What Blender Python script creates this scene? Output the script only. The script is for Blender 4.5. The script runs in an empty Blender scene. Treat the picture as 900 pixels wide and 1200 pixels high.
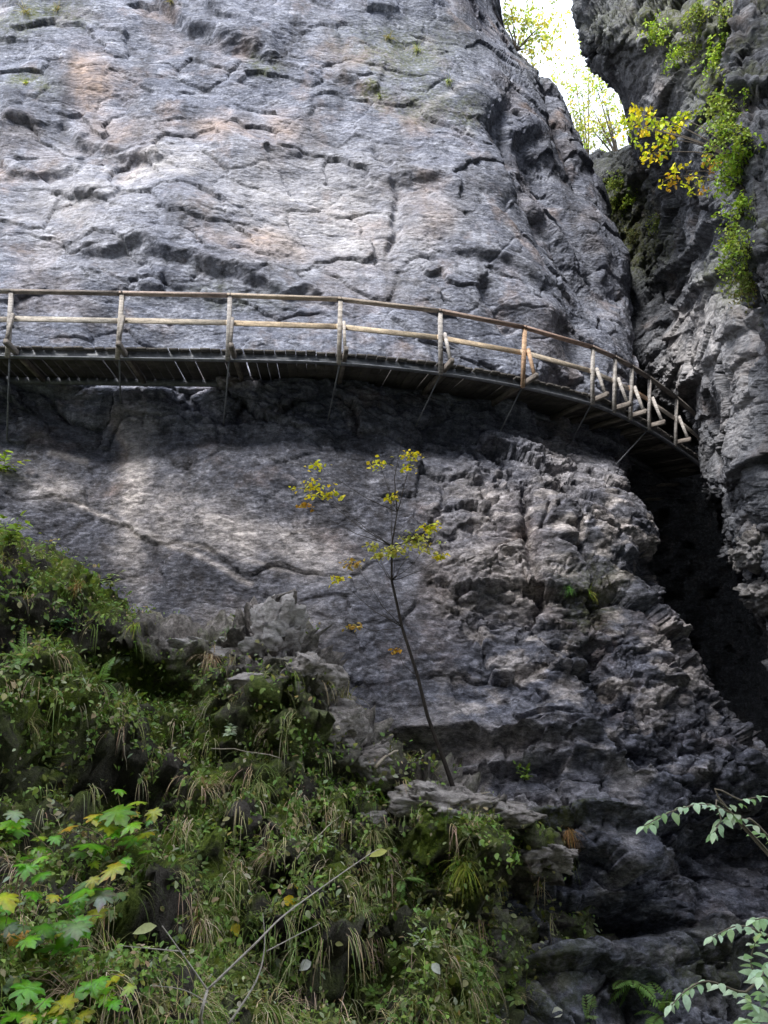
import bpy, math, random
import numpy as np
from mathutils import Vector
random.seed(7); rng = np.random.default_rng(11)
R = math.radians
sc = bpy.context.scene
col = sc.collection
# ------------------------------------------------------------------ camera
PITCH = R(14); F = 867.0; EYE = np.array([0, 0, 1.6])
CP, SP = math.cos(PITCH), math.sin(PITCH)
def at(px, py, Y):
    xc = (px-450)/F; yc = (600-py)/F
    t = Y/(CP-yc*SP)
    return np.array([xc*t, Y, EYE[2]+t*(SP+yc*CP)])
def atz(px, py, z):
    xc = (px-450)/F; yc = (600-py)/F
    t = (z-EYE[2])/(SP+yc*CP)
    return np.array([xc*t, t*(CP-yc*SP), z])
def proj(V):
    x = V[..., 0]; y = V[..., 1]; z = V[..., 2]-EYE[2]
    f = np.maximum(y*CP+z*SP, .05); u = -y*SP+z*CP
    return 450+F*x/f, 600-F*u/f
cd = bpy.data.cameras.new('camera'); cam = bpy.data.objects.new('camera', cd); col.objects.link(cam)
cam.location = EYE; cam.rotation_euler = (R(90)+PITCH, 0, 0)
cd.sensor_fit = 'VERTICAL'; cd.sensor_height = 36; cd.lens = 36*F/1200
cd.clip_start = .05; cd.clip_end = 2000
sc.camera = cam
# ------------------------------------------------------------------ numpy noise
def _h(ix, iy, iz, s):
    h = (ix.astype(np.int64)*73856093) ^ (iy.astype(np.int64)*19349663) ^ (iz.astype(np.int64)*83492791) ^ (s*2654435761)
    h = h.astype(np.uint32)
    h ^= h >> np.uint32(16); h *= np.uint32(0x85ebca6b); h ^= h >> np.uint32(13); h *= np.uint32(0xc2b2ae35); h ^= h >> np.uint32(16)
    return h
def h01(ix, iy, iz, s): return (_h(ix, iy, iz, s) >> np.uint32(8)).astype(np.float32)/np.float32(16777216)
def noise(p, s=0):
    p = p.astype(np.float32); i = np.floor(p); f = p-i; i = i.astype(np.int64)
    w = f*f*f*(f*(f*6-15)+10)
    out = 0
    for dx in (0, 1):
        wx = w[:, 0] if dx else 1-w[:, 0]
        for dy in (0, 1):
            wy = w[:, 1] if dy else 1-w[:, 1]
            for dz in (0, 1):
                wz = w[:, 2] if dz else 1-w[:, 2]
                h = _h(i[:, 0]+dx, i[:, 1]+dy, i[:, 2]+dz, s)
                gx = (h & np.uint32(1023)).astype(np.float32)/511.5-1
                gy = ((h >> np.uint32(10)) & np.uint32(1023)).astype(np.float32)/511.5-1
                gz = ((h >> np.uint32(20)) & np.uint32(1023)).astype(np.float32)/511.5-1
                out = out+wx*wy*wz*(gx*(f[:, 0]-dx)+gy*(f[:, 1]-dy)+gz*(f[:, 2]-dz))
    return out*1.3
def fbm(p, o=4, s=0, g=.5):
    a, r = 1., 0
    for k in range(o): r = r+a*noise(p*(2.03**k), s+k*17); a *= g
    return r
def ridged(p, o=4, s=0, g=.5):
    a, r = 1., 0
    for k in range(o): r = r+a*(1-2*np.abs(noise(p*(2.07**k), s+k*13))); a *= g
    return r
def facets(p, s=0, tilt=.6):
    """blocky rock: nearest jittered cell, own offset and own tilted face; also distance to the border between two blocks"""
    i = np.floor(p).astype(np.int64); n = len(p)
    b1 = np.full(n, 9., np.float32); b2 = np.full(n, 9., np.float32); val = np.zeros(n, np.float32)
    for dx in (-1, 0, 1):
        for dy in (-1, 0, 1):
            for dz in (-1, 0, 1):
                a, b, c = i[:, 0]+dx, i[:, 1]+dy, i[:, 2]+dz
                qx = p[:, 0]-(a+h01(a, b, c, s)); qy = p[:, 1]-(b+h01(a, b, c, s+1)); qz = p[:, 2]-(c+h01(a, b, c, s+2))
                d = np.sqrt(qx*qx+qy*qy+qz*qz)
                v = (h01(a, b, c, s+3)-.5)+tilt*(qx*(h01(a, b, c, s+4)-.5)+qy*(h01(a, b, c, s+5)-.5)+qz*(h01(a, b, c, s+6)-.5))*2
                m = d < b1
                b2 = np.where(m, b1, np.minimum(b2, d)); val = np.where(m, v, val); b1 = np.where(m, d, b1)
    return val, b2-b1
def ss(a, b, x):
    t = np.clip((x-a)/(b-a), 0, 1); return t*t*(3-2*t)
def seg_dist(px, py, poly):
    """distance to a polyline and the signed side of it (positive = upper side in the picture)"""
    best = np.full(px.shape, 1e9); side = np.zeros(px.shape); tt = np.zeros(px.shape); n = len(poly)-1
    for k in range(n):
        (x0, y0), (x1, y1) = poly[k], poly[k+1]
        dx, dy = x1-x0, y1-y0; L = dx*dx+dy*dy
        t = np.clip(((px-x0)*dx+(py-y0)*dy)/L, 0, 1)
        ex, ey = px-(x0+t*dx), py-(y0+t*dy); d = np.sqrt(ex*ex+ey*ey)
        m = d < best; best = np.where(m, d, best)
        side = np.where(m, np.sign(dy*ex-dx*ey) if True else 0, side); tt = np.where(m, (k+t)/n, tt)
    return best, side, tt
# ------------------------------------------------------------------ objects
def tag(o, label=None, cat=None, group=None, kind=None):
    if label: o['label'] = label
    if cat: o['category'] = cat
    if group: o['group'] = group
    if kind: o['kind'] = kind
    return o
def empty(name, loc, label=None, cat=None, group=None):
    o = bpy.data.objects.new(name, None); col.objects.link(o); o.location = loc; o.empty_display_size = .1
    return tag(o, label, cat, group)
def link_mesh(name, V, faces, mat, parent=None, loc=None, cols=None, attrs=None, smooth=False):
    if parent is not None:
        off = np.array(parent.matrix_basis.translation)
        q = parent.parent
        while q is not None: off = off+np.array(q.matrix_basis.translation); q = q.parent
        loc = None
    else: off = np.array(loc if loc is not None else (0, 0, 0))
    me = bpy.data.meshes.new(name)
    V = np.asarray(V, np.float32)-off.astype(np.float32)
    nf = len(faces)
    if isinstance(faces, np.ndarray):
        k = faces.shape[1]; tot = np.full(nf, k, np.int32); flat = faces.reshape(-1).astype(np.int32)
    else:
        tot = np.array([len(f) for f in faces], np.int32); flat = np.array([i for f in faces for i in f], np.int32)
    me.vertices.add(len(V)); me.vertices.foreach_set('co', V.reshape(-1))
    me.loops.add(len(flat)); me.loops.foreach_set('vertex_index', flat)
    me.polygons.add(nf); st = np.concatenate([[0], np.cumsum(tot)[:-1]]).astype(np.int32)
    me.polygons.foreach_set('loop_start', st)
    if smooth: me.polygons.foreach_set('use_smooth', np.ones(nf, bool))
    if cols is not None:
        a = me.attributes.new('tint', 'FLOAT_COLOR', 'POINT'); c = np.ones((len(V), 4), np.float32); c[:, :3] = cols; a.data.foreach_set('color', c.reshape(-1))
    for k, v in (attrs or {}).items():
        a = me.attributes.new(k, 'FLOAT', 'POINT'); a.data.foreach_set('value', np.asarray(v, np.float32))
    me.update(calc_edges=True); me.validate()
    me.materials.append(mat)
    o = bpy.data.objects.new(name, me); col.objects.link(o)
    if parent is not None: o.parent = parent
    else: o.location = off
    return o
def unit(v):
    v = np.asarray(v, float); return v/max(np.linalg.norm(v), 1e-9)
def perp(d):
    a = np.array([0, 0, 1.]) if abs(d[2]) < .9 else np.array([1., 0, 0])
    u = unit(np.cross(d, a)); return u, np.cross(u, d)
class MB:
    def __init__(s): s.v = []; s.f = []; s.c = []; s.n = 0
    def add(s, V, Fs, c=(1, 1, 1)):
        s.v += [tuple(v) for v in V]; s.f += [tuple(i+s.n for i in f) for f in Fs]; s.c += ([tuple(c)]*len(V) if not isinstance(c, list) else c); s.n += len(V)
    def bar(s, a, b, w, h, up=(0, 0, 1), c=(1, 1, 1)):
        """a squared timber from a to b, chamfered"""
        a = np.array(a, float); b = np.array(b, float); d = unit(b-a); x = unit(np.cross(d, up)); u = np.cross(x, d)
        e = min(w, h)*.12
        ring = [(-w/2+e, -h/2), (w/2-e, -h/2), (w/2, -h/2+e), (w/2, h/2-e), (w/2-e, h/2), (-w/2+e, h/2), (-w/2, h/2-e), (-w/2, -h/2+e)]
        V = [p+x*i+u*j for p in (a, b) for i, j in ring]
        Fs = [(k, (k+1) % 8, 8+(k+1) % 8, 8+k) for k in range(8)]+[tuple(range(7, -1, -1)), tuple(range(8, 16))]
        s.add(V, Fs, c)
    def tube(s, pts, rad, n=6, c=(1, 1, 1)):
        pts = [np.array(p, float) for p in pts]; V = []; Fs = []
        d0 = unit(pts[1]-pts[0]); u, w = perp(d0)
        for k, p in enumerate(pts):
            d = unit(pts[min(k+1, len(pts)-1)]-pts[max(k-1, 0)])
            u = unit(u-d*np.dot(u, d)); w = np.cross(d, u); r = rad[k] if hasattr(rad, '__len__') else rad
            for j in range(n):
                a = 2*math.pi*j/n; V.append(p+r*(u*math.cos(a)+w*math.sin(a)))
        for k in range(len(pts)-1):
            for j in range(n): Fs.append((k*n+j, k*n+(j+1) % n, (k+1)*n+(j+1) % n, (k+1)*n+j))
        Fs += [tuple(range(n-1, -1, -1)), tuple(range((len(pts)-1)*n, len(pts)*n))]
        s.add(V, Fs, c)
    def leaf(s, p, d, nrm, L, W, c, bend=.25, fold=.2):
        """an oval pointed leaf folded on its midrib and bent down at the tip"""
        p = np.array(p, float); d = unit(d); x = unit(np.cross(d, nrm)); u = np.cross(x, d)
        V = [p]; prof = ((.25, .8), (.5, 1.), (.78, .62))
        for t, w in prof:
            m = p+d*L*t-u*bend*L*t*t
            V += [m+x*W*.5*w+u*fold*W*w*.5, m, m-x*W*.5*w+u*fold*W*w*.5]
        V.append(p+d*L-u*bend*L)
        Fs = [(0, 2, 1), (0, 3, 2), (1, 2, 5, 4), (2, 3, 6, 5), (4, 5, 8, 7), (5, 6, 9, 8), (7, 8, 10), (8, 9, 10)]
        s.add(V, Fs, c)
    def maple(s, p, d, nrm, L, c, bend=.2):
        """a five lobed toothed leaf, p is where the stalk joins"""
        p = np.array(p, float); d = unit(d); x = unit(np.cross(d, nrm)); u = np.cross(x, d)
        out = [(0, -.02), (.16, -.12), (.36, -.1), (.3, .06), (.5, .12), (.62, .3), (.44, .32), (.36, .4), (.5, .56), (.46, .72), (.27, .6), (.2, .58), (.24, .76), (.12, .84), (0, 1.05)]
        out = out+[(-a, b) for a, b in out[-2:0:-1]]
        V = [p+d*L*.3+u*.03*L]
        for a, b in out:
            V.append(p+d*L*b+x*L*a-u*L*bend*((b-.2)**2+a*a*.9)+u*L*random.uniform(-.02, .02))
        n = len(out)
        M = [V[0]+(v-V[0])*.55+u*random.uniform(-.03, .03)*L for v in V[1:]]
        br = random.random() < .35
        cc = [tuple(x*1.25 for x in c)]+[tuple(x*random.uniform(.8, 1.1) for x in c) for _ in range(n)]
        cc += [tuple(x*random.uniform(.45, .8)*m for x, m in zip(c, (1.5, .9, .6) if br and random.random() < .5 else (1, 1, 1))) for _ in range(n)]
        s.add([V[0]]+M+V[1:], [(0, 1+k, 1+(k+1) % n) for k in range(n)]+[(1+k, 1+n+k, 1+n+(k+1) % n, 1+(k+1) % n) for k in range(n)], cc)
    def blade(s, p, d, L, w, droop, c, seg=5):
        p = np.array(p, float); d = unit(d); side = unit(np.cross(d, (0, 0, 1))+1e-4); V = []; Fs = []
        q = p.copy()
        for k in range(seg+1):
            t = k/seg; ww = w*(1-t**1.6)+.0004
            V += [q-side*ww*.5, q+side*ww*.5]
            d = unit(d+np.array([0, 0, -droop/seg])); q = q+d*L/seg
        for k in range(seg): Fs.append((2*k, 2*k+1, 2*k+3, 2*k+2))
        s.add(V, Fs, c)
    def build(s, name, mat, parent=None, loc=None, smooth=False):
        return link_mesh(name, np.array(s.v, np.float32), s.f, mat, parent, loc, np.array(s.c, np.float32), None, smooth)
# ------------------------------------------------------------------ materials
def mat(name):
    m = bpy.data.materials.new(name); m.use_nodes = True; nt = m.node_tree; nt.nodes.clear()
    out = nt.nodes.new('ShaderNodeOutputMaterial'); b = nt.nodes.new('ShaderNodeBsdfPrincipled')
    nt.links.new(b.outputs[0], out.inputs[0]); return m, nt, b, out
class NT:
    def __init__(s, nt): s.t = nt; s.pos = nt.nodes.new('ShaderNodeNewGeometry').outputs['Position']
    def lk(s, a, b): s.t.links.new(a, b)
    def val(s, i, v):
        if hasattr(v, 'node'): s.lk(v, i)
        else: i.default_value = v
    def map(s, scale=(1, 1, 1), rot=(0, 0, 0), src=None):
        n = s.t.nodes.new('ShaderNodeMapping'); s.lk(src or s.pos, n.inputs[0]); n.inputs['Scale'].default_value = scale; n.inputs['Rotation'].default_value = rot; return n.outputs[0]
    def noise(s, vec, scale, det=6, rough=.6, dist=0):
        n = s.t.nodes.new('ShaderNodeTexNoise'); s.lk(vec, n.inputs['Vector']); n.inputs['Scale'].default_value = scale
        n.inputs['Detail'].default_value = det; n.inputs['Roughness'].default_value = rough; n.inputs['Distortion'].default_value = dist; return n.outputs[0]
    def voro(s, vec, scale, feat='F1'):
        n = s.t.nodes.new('ShaderNodeTexVoronoi'); n.feature = feat; s.lk(vec, n.inputs['Vector']); n.inputs['Scale'].default_value = scale; return n.outputs['Distance']
    def ramp(s, x, *st):
        n = s.t.nodes.new('ShaderNodeValToRGB'); s.lk(x, n.inputs[0]); e = n.color_ramp.elements
        while len(e) < len(st): e.new(.5)
        for el, (p, c) in zip(e, st): el.position = p; el.color = (c, c, c, 1) if not hasattr(c, '__len__') else (*c, 1)
        return n.outputs[0]
    def mix(s, f, a, b, mode='MIX'):
        n = s.t.nodes.new('ShaderNodeMix'); n.data_type = 'RGBA'; n.blend_type = mode
        s.val(n.inputs[0], f); 
        for i, v in ((6, a), (7, b)):
            if hasattr(v, 'node'): s.lk(v, n.inputs[i])
            else: n.inputs[i].default_value = (*v, 1)
        return n.outputs[2]
    def math(s, op, a, b=0.):
        n = s.t.nodes.new('ShaderNodeMath'); n.operation = op; s.val(n.inputs[0], a); s.val(n.inputs[1], b); return n.outputs[0]
    def attr(s, name, c=False):
        n = s.t.nodes.new('ShaderNodeAttribute'); n.attribute_name = name; return n.outputs['Color' if c else 'Fac']
    def bump(s, h, strength, dist, nrm=None):
        n = s.t.nodes.new('ShaderNodeBump'); s.lk(h, n.inputs['Height']); n.inputs['Strength'].default_value = strength; n.inputs['Distance'].default_value = dist
        if nrm: s.lk(nrm, n.inputs['Normal'])
        return n.outputs[0]
def rock_mat(name, dark, mid, light, dip=.35, ochre=.5):
    m, nt, b, _ = mat(name); N = NT(nt)
    strat = N.map((.55, .55, 1.5), (0, dip, 0))
    big = N.noise(strat, .55, 7, .62, .4); med = N.noise(strat, 2.6, 8, .68, .3); fine = N.noise(N.pos, 16, 6, .7)
    c = N.mix(N.ramp(big, (.33, 0.), (.66, 1.)), dark, mid)
    c = N.mix(N.ramp(med, (.46, 0.), (.66, .85)), c, light)
    dk = N.noise(strat, 5.5, 8, .72, .8)
    c = N.mix(N.ramp(dk, (.36, .8), (.47, 0.)), c, tuple(x*.42 for x in dark))
    c = N.mix(N.ramp(fine, (.38, .5), (.52, 0.)), c, tuple(x*.6 for x in dark))
    c = N.mix(N.ramp(fine, (.56, 0.), (.72, .55)), c, tuple(min(1, x*1.35) for x in light))
    och = N.noise(N.pos, .8, 5, .6)
    c = N.mix(N.math('MULTIPLY', N.ramp(och, (.56, 0.), (.72, 1.)), ochre), c, (.34, .22, .14))
    # drip streaks, old and dry: narrow across, long downwards
    st = N.noise(N.map((1.7, 1.7, .09)), 1.6, 5, .6)
    c = N.mix(N.ramp(st, (.34, .55), (.46, 0.)), c, tuple(x*.45 for x in dark))
    c = N.mix(N.math('MULTIPLY', N.attr('ochre'), N.ramp(med, (.3, .3), (.6, .9))), c, (.38, .27, .20))
    c = N.mix(N.math('MULTIPLY', N.attr('wet_shade'), N.ramp(N.noise(N.pos, 5.0, 9, .78), (.38, 1.), (.60, .15))), c, (.035, .033, .035))  # dark layer shared by damp stains and painted shade
    pale = N.attr('pale'); c = N.mix(N.math('MULTIPLY', pale, N.ramp(med, (.3, .3), (.55, 1.))), c, (.53, .50, .49))
    c = N.mix(1., c, N.ramp(N.noise(N.map((.8, .8, 1.4), (0, dip, 0)), 8, 12, .86, .5), (.38, .42), (.49, .95), (.62, 1.3)), 'MULTIPLY')
    mott = N.ramp(N.noise(N.map((.7, .7, 1.4)), 6.5, 12, .85, .4), (.39, (.20, .193, .187)), (.5, (.74, .705, .68)), (.61, (1.6, 1.53, 1.47)))
    c = N.mix(N.attr('warm_shade'), c, N.mix(1., c, mott, 'MULTIPLY'))  # warm mottling that also darkens the lower rock in place of shade
    gm = N.noise(N.pos, 9, 6, .7)
    c = N.mix(N.math('MULTIPLY', N.attr('moss'), N.ramp(gm, (.38, 0.), (.56, 1.))), c, (.075, .085, .02))
    N.lk(c, b.inputs['Base Color']); b.inputs['Roughness'].default_value = .9
    b.inputs['Specular IOR Level'].default_value = .25
    h = N.math('ADD', N.math('MULTIPLY', fine, .5), N.math('MULTIPLY', N.noise(strat, 9, 8, .72, .5), 1.))
    h2 = N.math('ADD', h, N.math('MULTIPLY', N.voro(N.map((.7, .7, 1.3), (0, dip, 0)), 11), .6))
    N.lk(N.bump(h2, .75, .05, N.bump(N.noise(N.pos, 60, 4, .7), .5, .008)), b.inputs['Normal'])
    return m
def plain(name, c0, c1, scale=6, rough=.8, stretch=(1, 1, 1), bump=.3, metal=0, spec=.4):
    m, nt, b, _ = mat(name); N = NT(nt)
    v = N.map(stretch); n = N.noise(v, scale, 6, .65, .3); f = N.noise(N.pos, scale*6, 4, .7)
    c = N.mix(N.ramp(n, (.35, 0.), (.65, 1.)), c0, c1)
    c = N.mix(N.ramp(f, (.35, .45), (.5, 0.)), c, tuple(x*.4 for x in c0))
    c = N.mix(1., c, N.attr('tint', True), 'MULTIPLY')
    N.lk(c, b.inputs['Base Color']); b.inputs['Roughness'].default_value = rough; b.inputs['Metallic'].default_value = metal
    b.inputs['Specular IOR Level'].default_value = spec
    N.lk(N.bump(f, bump, .01), b.inputs['Normal']); return m
def leaf_mat(name, trans=.35, rough=.5, spec=.3):
    m, nt, b, out = mat(name); N = NT(nt)
    tn = N.attr('tint', True)
    c = N.mix(N.ramp(N.noise(N.pos, 45, 3, .6), (.35, .3), (.6, 0.)), N.mix(1., tn, (1.5, 1.5, 1.35), 'MULTIPLY'), N.mix(1., tn, (.65, .65, .5), 'MULTIPLY'))
    N.lk(c, b.inputs['Base Color']); b.inputs['Roughness'].default_value = rough; b.inputs['Specular IOR Level'].default_value = spec
    t = nt.nodes.new('ShaderNodeBsdfTranslucent'); N.lk(N.mix(1., c, (1.15, 1.1, .6), 'MULTIPLY'), t.inputs[0])
    mx = nt.nodes.new('ShaderNodeMixShader'); mx.inputs[0].default_value = trans
    N.lk(b.outputs[0], mx.inputs[1]); N.lk(t.outputs[0], mx.inputs[2]); N.lk(mx.outputs[0], out.inputs[0]); return m
ROCK = rock_mat('limestone', (.10, .109, .142), (.178, .19, .24), (.345, .36, .42), .32, .35)
ROCK2 = rock_mat('limestone_shaded_side', (.06, .064, .076), (.11, .115, .134), (.23, .237, .26), -.7, .2)  # darker copy of the limestone, shade of these walls mixed into the colour
STONE = rock_mat('loose_stone', (.24, .21, .19), (.42, .37, .34), (.6, .545, .5), .2, .3)
WOOD = plain('weathered_wood', (.22, .2, .185), (.56, .52, .475), 5, .8, (.6, 1, 4), .6)
STEEL = plain('dull_steel', (.07, .075, .08), (.16, .165, .175), 4, .55, (1, 1, 1), .2, .3)
BARK = plain('bark', (.035, .028, .024), (.10, .085, .07), 20, .9, (1, 1, .4), .8)
TWIG = plain('pale_twig_bark', (.34, .3, .25), (.55, .49, .42), 14, .85, (1, 1, 1), .4)
LEAF = leaf_mat('leaf'); THIN = leaf_mat('thin_backlit_leaf', .6, .5, .3); DRY = leaf_mat('dry_grass', .2, .8, .1); GLOSS = leaf_mat('glossy_leaf', .3, .3, .6)
def soil_mat():
    m, nt, b, _ = mat('soil_and_moss'); N = NT(nt)
    n = N.noise(N.pos, 2.2, 7, .65); f = N.noise(N.pos, 22, 6, .7)
    c = N.mix(N.ramp(n, (.36, 0.), (.62, 1.)), (.03, .026, .023), (.12, .105, .09))
    c = N.mix(N.ramp(f, (.5, 0.), (.68, .7)), c, (.17, .15, .125))
    mo = N.math('MULTIPLY', N.attr('moss'), N.ramp(N.noise(N.pos, 7, 6, .7), (.34, 0.), (.5, 1.)))
    c = N.mix(mo, c, N.mix(N.ramp(f, (.35, 0.), (.65, 1.)), (.07, .11, .015), (.2, .26, .035)))
    c = N.mix(N.math('MULTIPLY', N.attr('bare'), N.ramp(N.noise(N.pos, 5, 6, .7), (.35, .2), (.6, 1.))), c, N.mix(N.ramp(f, (.35, 0.), (.65, 1.)), (.2, .175, .16), (.58, .52, .475)))
    N.lk(c, b.inputs['Base Color']); b.inputs['Roughness'].default_value = .95; b.inputs['Specular IOR Level'].default_value = .15
    N.lk(N.bump(N.math('ADD', f, N.noise(N.pos, 70, 4, .7)), .9, .04), b.inputs['Normal']); return m
SOIL = soil_mat()
# ------------------------------------------------------------------ rock sheets
def catmull(P, u):
    """P (n, ...) control values, u parameters 0..n-1"""
    n = len(P); i = np.clip(np.floor(u).astype(int), 0, n-2); t = (u-i).reshape((-1,)+(1,)*(P.ndim-1))
    g = lambda k: P[np.clip(k, 0, n-1)]
    p0, p1, p2, p3 = g(i-1), g(i), g(i+1), g(i+2)
    return .5*(2*p1+(p2-p0)*t+(2*p0-5*p1+4*p2-p3)*t*t+(3*p1-p0-3*p2+p3)*t**3)
def sheet(rows, res, coarse=None):
    C = np.array([[at(*p) for p in r] for r in rows])
    nr, nc = C.shape[:2]; coarse = coarse or {}
    def params(n, D, key):
        u = []
        for k in range(n-1):
            m = max(4, int(D[k]/(res*coarse.get((key, k), 1)))); u += list(k+np.arange(m)/m)
        return np.array(u+[n-1.])
    u = params(nr, np.linalg.norm(np.diff(C, axis=0), axis=2).mean(1), 'r')
    v = params(nc, np.linalg.norm(np.diff(C, axis=1), axis=2).mean(0), 'c')
    A = catmull(C, u); B = catmull(A.transpose(1, 0, 2), v).transpose(1, 0, 2)
    return B
def normals(B):
    du = np.gradient(B, axis=0); dv = np.gradient(B, axis=1)
    n = np.cross(dv, -du); n /= np.maximum(np.linalg.norm(n, axis=2, keepdims=True), 1e-9)
    return n
def grid_faces(a, b):
    i = np.arange(a*b).reshape(a, b)
    return np.stack([i[1:, :-1], i[1:, 1:], i[:-1, 1:], i[:-1, :-1]], -1).reshape(-1, 4)
def rot_strata(p, dip):
    c, s = np.cos(dip), np.sin(dip)
    return np.stack([p[:, 0]*c-p[:, 2]*s, p[:, 1], p[:, 0]*s+p[:, 2]*c], 1)
def blur(n, k=3):
    for _ in range(k):
        n = n.copy(); n[1:-1] = (n[:-2]+2*n[1:-1]+n[2:])/4; n[:, 1:-1] = (n[:, :-2]+2*n[:, 1:-1]+n[:, 2:])/4
    return n/np.maximum(np.linalg.norm(n, axis=2, keepdims=True), 1e-9)
def rough(B, dip=.32, amp=1., seed=0, bed=None, smooth=None):
    """large shapes of a rock sheet: bulges, blocks and, where bed > 0, level bedding ledges; smooth = weight where the rock is polished"""
    n = normals(B); sh = B.shape; p = B.reshape(-1, 3).astype(np.float32)
    sm = np.ones(len(p), np.float32) if smooth is None else 1-smooth.reshape(-1)
    w = np.stack([fbm(p*.8, 3, seed+1), fbm(p*.8, 3, seed+2), fbm(p*.8, 3, seed+3)], 1)
    q = rot_strata(p+w*.3, dip)
    d = .40*fbm(p*.28, 3, seed+4)+.08*ridged(q*np.array([.5, .5, 1.1], np.float32), 2, seed+5)*sm
    f1, e1 = facets(q*np.array([.7, .9, 1.3], np.float32), seed+20, .8)
    d += .34*f1*(.04+.96*sm)-.10*(1-ss(0, .1, e1))*sm
    if bed is not None:
        zz = p[:, 2]+.5*w[:, 0]; per = .55
        k = np.floor(zz/per); fr = zz/per-k
        a = h01(k, np.zeros_like(k), np.floor(p[:, 0]*.3+2*w[:, 1]), seed+80)
        d += bed.reshape(-1)*(.30*(a-.4)*ss(0, .25, fr)*ss(0, .2, 1-fr)+.16*(fr-.5))
    return B+n*(amp*d).reshape(sh[0], sh[1], 1), n
def detail(B, dip=.32, amp=1., seed=0, smooth=None, long=.6):
    """the second pass: small blocks, chips and cracks, laid over the shape the first pass left; long < 1 draws them out along the bedding"""
    n = blur(normals(B)); sh = B.shape; p = B.reshape(-1, 3).astype(np.float32)
    sm = np.ones(len(p), np.float32) if smooth is None else 1-smooth.reshape(-1)
    dip = np.asarray(dip).reshape(-1) if np.ndim(dip) else dip
    am = np.asarray(amp).reshape(-1) if np.ndim(amp) else amp
    w = np.stack([fbm(p*1.9, 2, seed+1), fbm(p*1.9, 2, seed+2), fbm(p*1.9, 2, seed+3)], 1)
    q = rot_strata(p+w*.10, dip)*np.array([long, 1, 1], np.float32)
    v = ss(-.3, .3, fbm(p*.45, 3, seed+9))          # broken here, sounder there
    f2, e2 = facets(q*np.array([2.0, 2.0, 3.2], np.float32), seed+40, 1.1)
    d = .17*f2*sm*(.3+.7*v)-.05*(1-ss(0, .10, e2))*sm*v
    f3, e3 = facets(q*np.array([5.2, 5.4, 8.], np.float32), seed+60, 1.2)
    d += .085*f3*(.12+.88*sm)*(.2+.8*v)-.02*(1-ss(0, .12, e3))*sm*v
    f4, e4 = facets(q*np.array([14, 14, 19], np.float32), seed+70, 1.2)
    d += .026*f4*(.25+.75*sm)*(.4+.6*v)
    d += .045*fbm(q*np.array([3.5, 3.5, 6.5], np.float32), 5, seed+7, .62)*(.3+.7*sm)
    cr = np.abs(fbm(q*np.array([.55, .8, 1.1], np.float32)+w*.25, 3, seed+11))          # long joints
    d -= .10*(1-ss(0, .035, cr))*np.clip(1.35*sm-.3, 0, 1)
    d -= .08*ss(.28, .6, fbm(q*np.array([1.6, 2, 4.2], np.float32), 3, seed+8))*sm*(.3+.7*v)     # pockets
    return B+n*(am*d).reshape(sh[0], sh[1], 1)
def ell(px, py, cx, cy, rx, ry, ang=0):
    c, s = math.cos(R(ang)), math.sin(R(ang)); x = px-cx; y = py-cy
    return np.exp(-(((x*c+y*s)/rx)**2+((y*c-x*s)/ry)**2))
def mk(name, B, m, attrs, label, kind='structure', cat=None):
    o = link_mesh(name, B.reshape(-1, 3), grid_faces(*B.shape[:2]), m, None, tuple(B.reshape(-1, 3).mean(0)*np.array([1, 1, 0])), None, {k: v.reshape(-1) for k, v in attrs.items()}, True)
    tag(o, label, cat or 'cliff', None, kind); return o

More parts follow.
